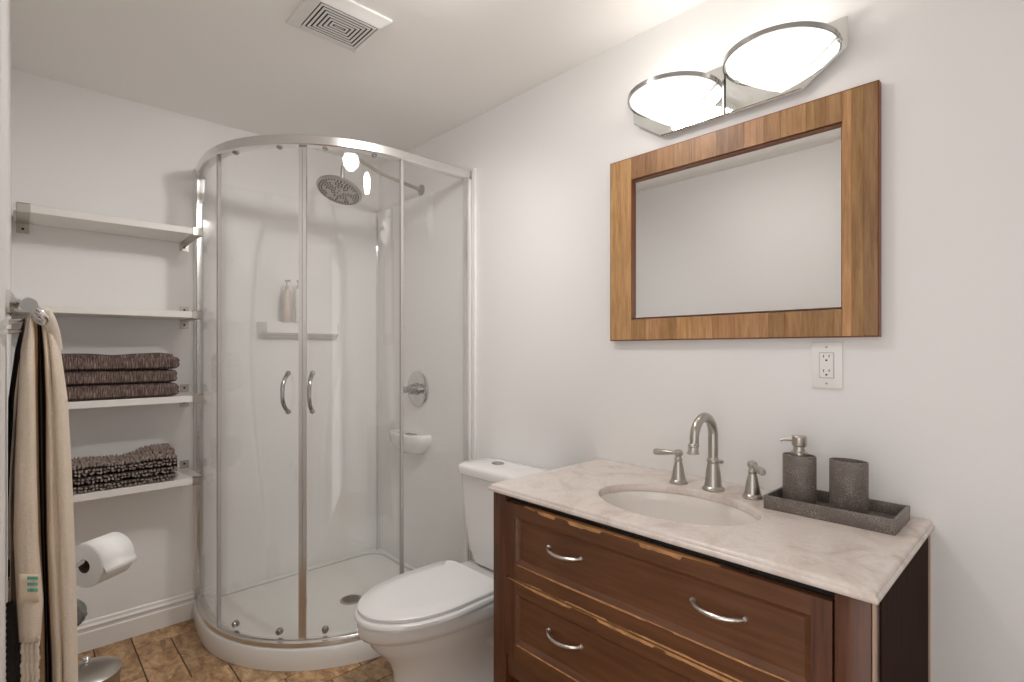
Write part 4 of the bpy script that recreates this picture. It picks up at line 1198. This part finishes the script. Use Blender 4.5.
C_ = [  # dark valley and right folds
    (.40, -.004, [34, 33, 31, 29, 28, 28, 29, 30, 30, 30]),
    (.44, .030, [35, 35, 35, 36, 37, 37, 40, 41, 42, 42]),
    (.472, .024, [36, 37, 37, 37, 38, 40, 43, 44, 45, 45]),
    (.51, .014, [38, 40, 41, 43, 44, 45, 47, 49, 50, 50]),
    (.56, .034, [41, 43, 45, 47, 47, 48, 50, 53, 54, 54]),
    (.62, .052, [43, 44, 46, 49, 51, 52, 55, 58, 59, 59]),
    (.68, .044, [45, 47, 50, 54, 57, 59, 61, 63, 64, 64]),
    (.71, .056, [46, 49, 52, 57, 60, 62, 65, 66, 67, 67]),
    (.80, .048, [47, 52, 57, 63, 67, 70, 73, 74, 74, 74]),
    (.90, .018, [48, 54, 60, 67, 71, 74, 76, 77, 78, 78]),
    (.97, -.030, [46, 52, 58, 65, 69, 72, 74, 75, 76, 76])]
D_ = [  # back sheet
    (.97, -.032, [44, 52, 58, 64, 69, 72, 74, 75, 76, 76]),
    (.80, -.040, [40, 45, 48, 52, 55, 58, 60, 61, 62, 62]),
    (.60, -.036, [34, 36, 38, 40, 40, 40, 42, 43, 44, 44]),
    (.24, -.040, [30, 28, 26, 24, 22, 22, 22, 24, 24, 24])]
tw = thing('beach_towel', tuple(AT(40, 316, .04)), 'cream cotton towel with black stripes and fringe hanging from the towel rack', 'towel')
bm = NB(); uvl = bm.loops.layers.uv.new('UVMap')
def sheet(nodes, py0, py1, sub=5, seed=0, bottom=None):
    rows_ = []; n = 46
    for i in range(n + 1):
        py = py0 + (py1 - py0) * i / n
        keys = [(u, b * min(1, .35 + (py - 312) / 90), interp(k, py)) for u, b, k in nodes]
        cc = catmull(keys, sub)
        rows_.append([(AT(px, py, b + .0025 * noise.noise(Vector((u * 30, py * .02, seed)))), u, py) for u, b, px in cc])
    vs = [[bm.verts.new(p) for p, u, py in r] for r in rows_]
    for i in range(n):
        for j in range(len(vs[0]) - 1):
            f = bm.faces.new((vs[i][j], vs[i][j + 1], vs[i + 1][j + 1], vs[i + 1][j]))
            for lp, (a, b) in zip(f.loops, ((i, j), (i, j + 1), (i + 1, j + 1), (i + 1, j))):
                lp[uvl].uv = (rows_[a][b][1], rows_[a][b][2] / 1000)
sheet(A_, 318, 606, seed=1); sheet(B_, 316, 642, seed=2); sheet(C_, 314, 790, seed=3); sheet(D_, 314, 780, seed=4)
# roll of cloth over the hook
off = tw.location
bmesh.ops.translate(bm, verts=bm.verts, vec=-off)
cl = finish('cloth', bm, M['striped'], tw, angle=80); sm = cl.modifiers.new('thickness', 'SOLIDIFY'); sm.thickness = .0028; sm.offset = 0
bm = NB(); tube(bm, [AT(31, 318, .02), AT(34, 314, .03), AT(40, 311, .03), AT(46, 312, .03), AT(49, 320, .03), AT(53, 332, .025), AT(58, 350, .02)], [.006, .008, .009, .010, .011, .011, .008], 14)
part('gathered_top', bm, M['fringe_cream'], tw)
# tag with teal print
def quad_tag(name, pa, pyb, mat, b):
    bm = NB(); (x0, x1), (y0, y1) = pa, pyb
    g_ = [[bm.verts.new(AT(x0 + (x1 - x0) * i / 6, y0 + (y1 - y0) * j / 4, b - .004 * ((i / 6 - .4) ** 2) * 4)) for i in range(7)] for j in range(5)]
    for a, c in zip(g_, g_[1:]): ring_faces(bm, a, c, False)
    return bm
M['tagcloth'] = plain('cream_label_cloth', srgb(222, 206, 184), .9)
tg = part('label_tag', quad_tag('t', (19, 39), (574, 602), M['tagcloth'], .078), M['tagcloth'], tw); sm = tg.modifiers.new('thickness', 'SOLIDIFY'); sm.thickness = .001
for yy in (578, 584, 590):
    b2 = quad_tag('p', (26, 38), (yy - 1.6, yy + 1.6), M['teal'], .0795); q_ = part('tag_print', b2, M['teal'], tg, smooth=False)
# fringes
def braid(px, py0, py1, b, r, sway):
    pts = []; rr = []
    n = int((py1 - py0) / 2.2)
    for i in range(n + 1):
        pts.append(AT(px + sway * i / n + .6 * math.sin(i * .8), py0 + (py1 - py0) * i / n, b)); rr.append(r * (1 + .22 * math.sin(i * 2.1)))
    return pts, rr
bm = NB(); rn = random.Random(2)
for px in (2, 5, 8, 11, 14, 17, 20):
    p_, r_ = braid(px, 600 + rn.uniform(0, 4), 690 + rn.uniform(0, 12), .030 + rn.uniform(-.01, .01), .0035, rn.uniform(-1, 2)); tube(bm, p_, r_, 7)
part('dark_fringe', bm, M['fringe_dark'], tw)
bm = NB()
for px in (24, 28, 32, 37):
    p_, r_ = braid(px, 636, 712, .060 + rn.uniform(-.01, .01), .0042, rn.uniform(-1, 2)); tube(bm, p_, r_, 7)
part('cream_fringe', bm, M['fringe_cream'], tw)
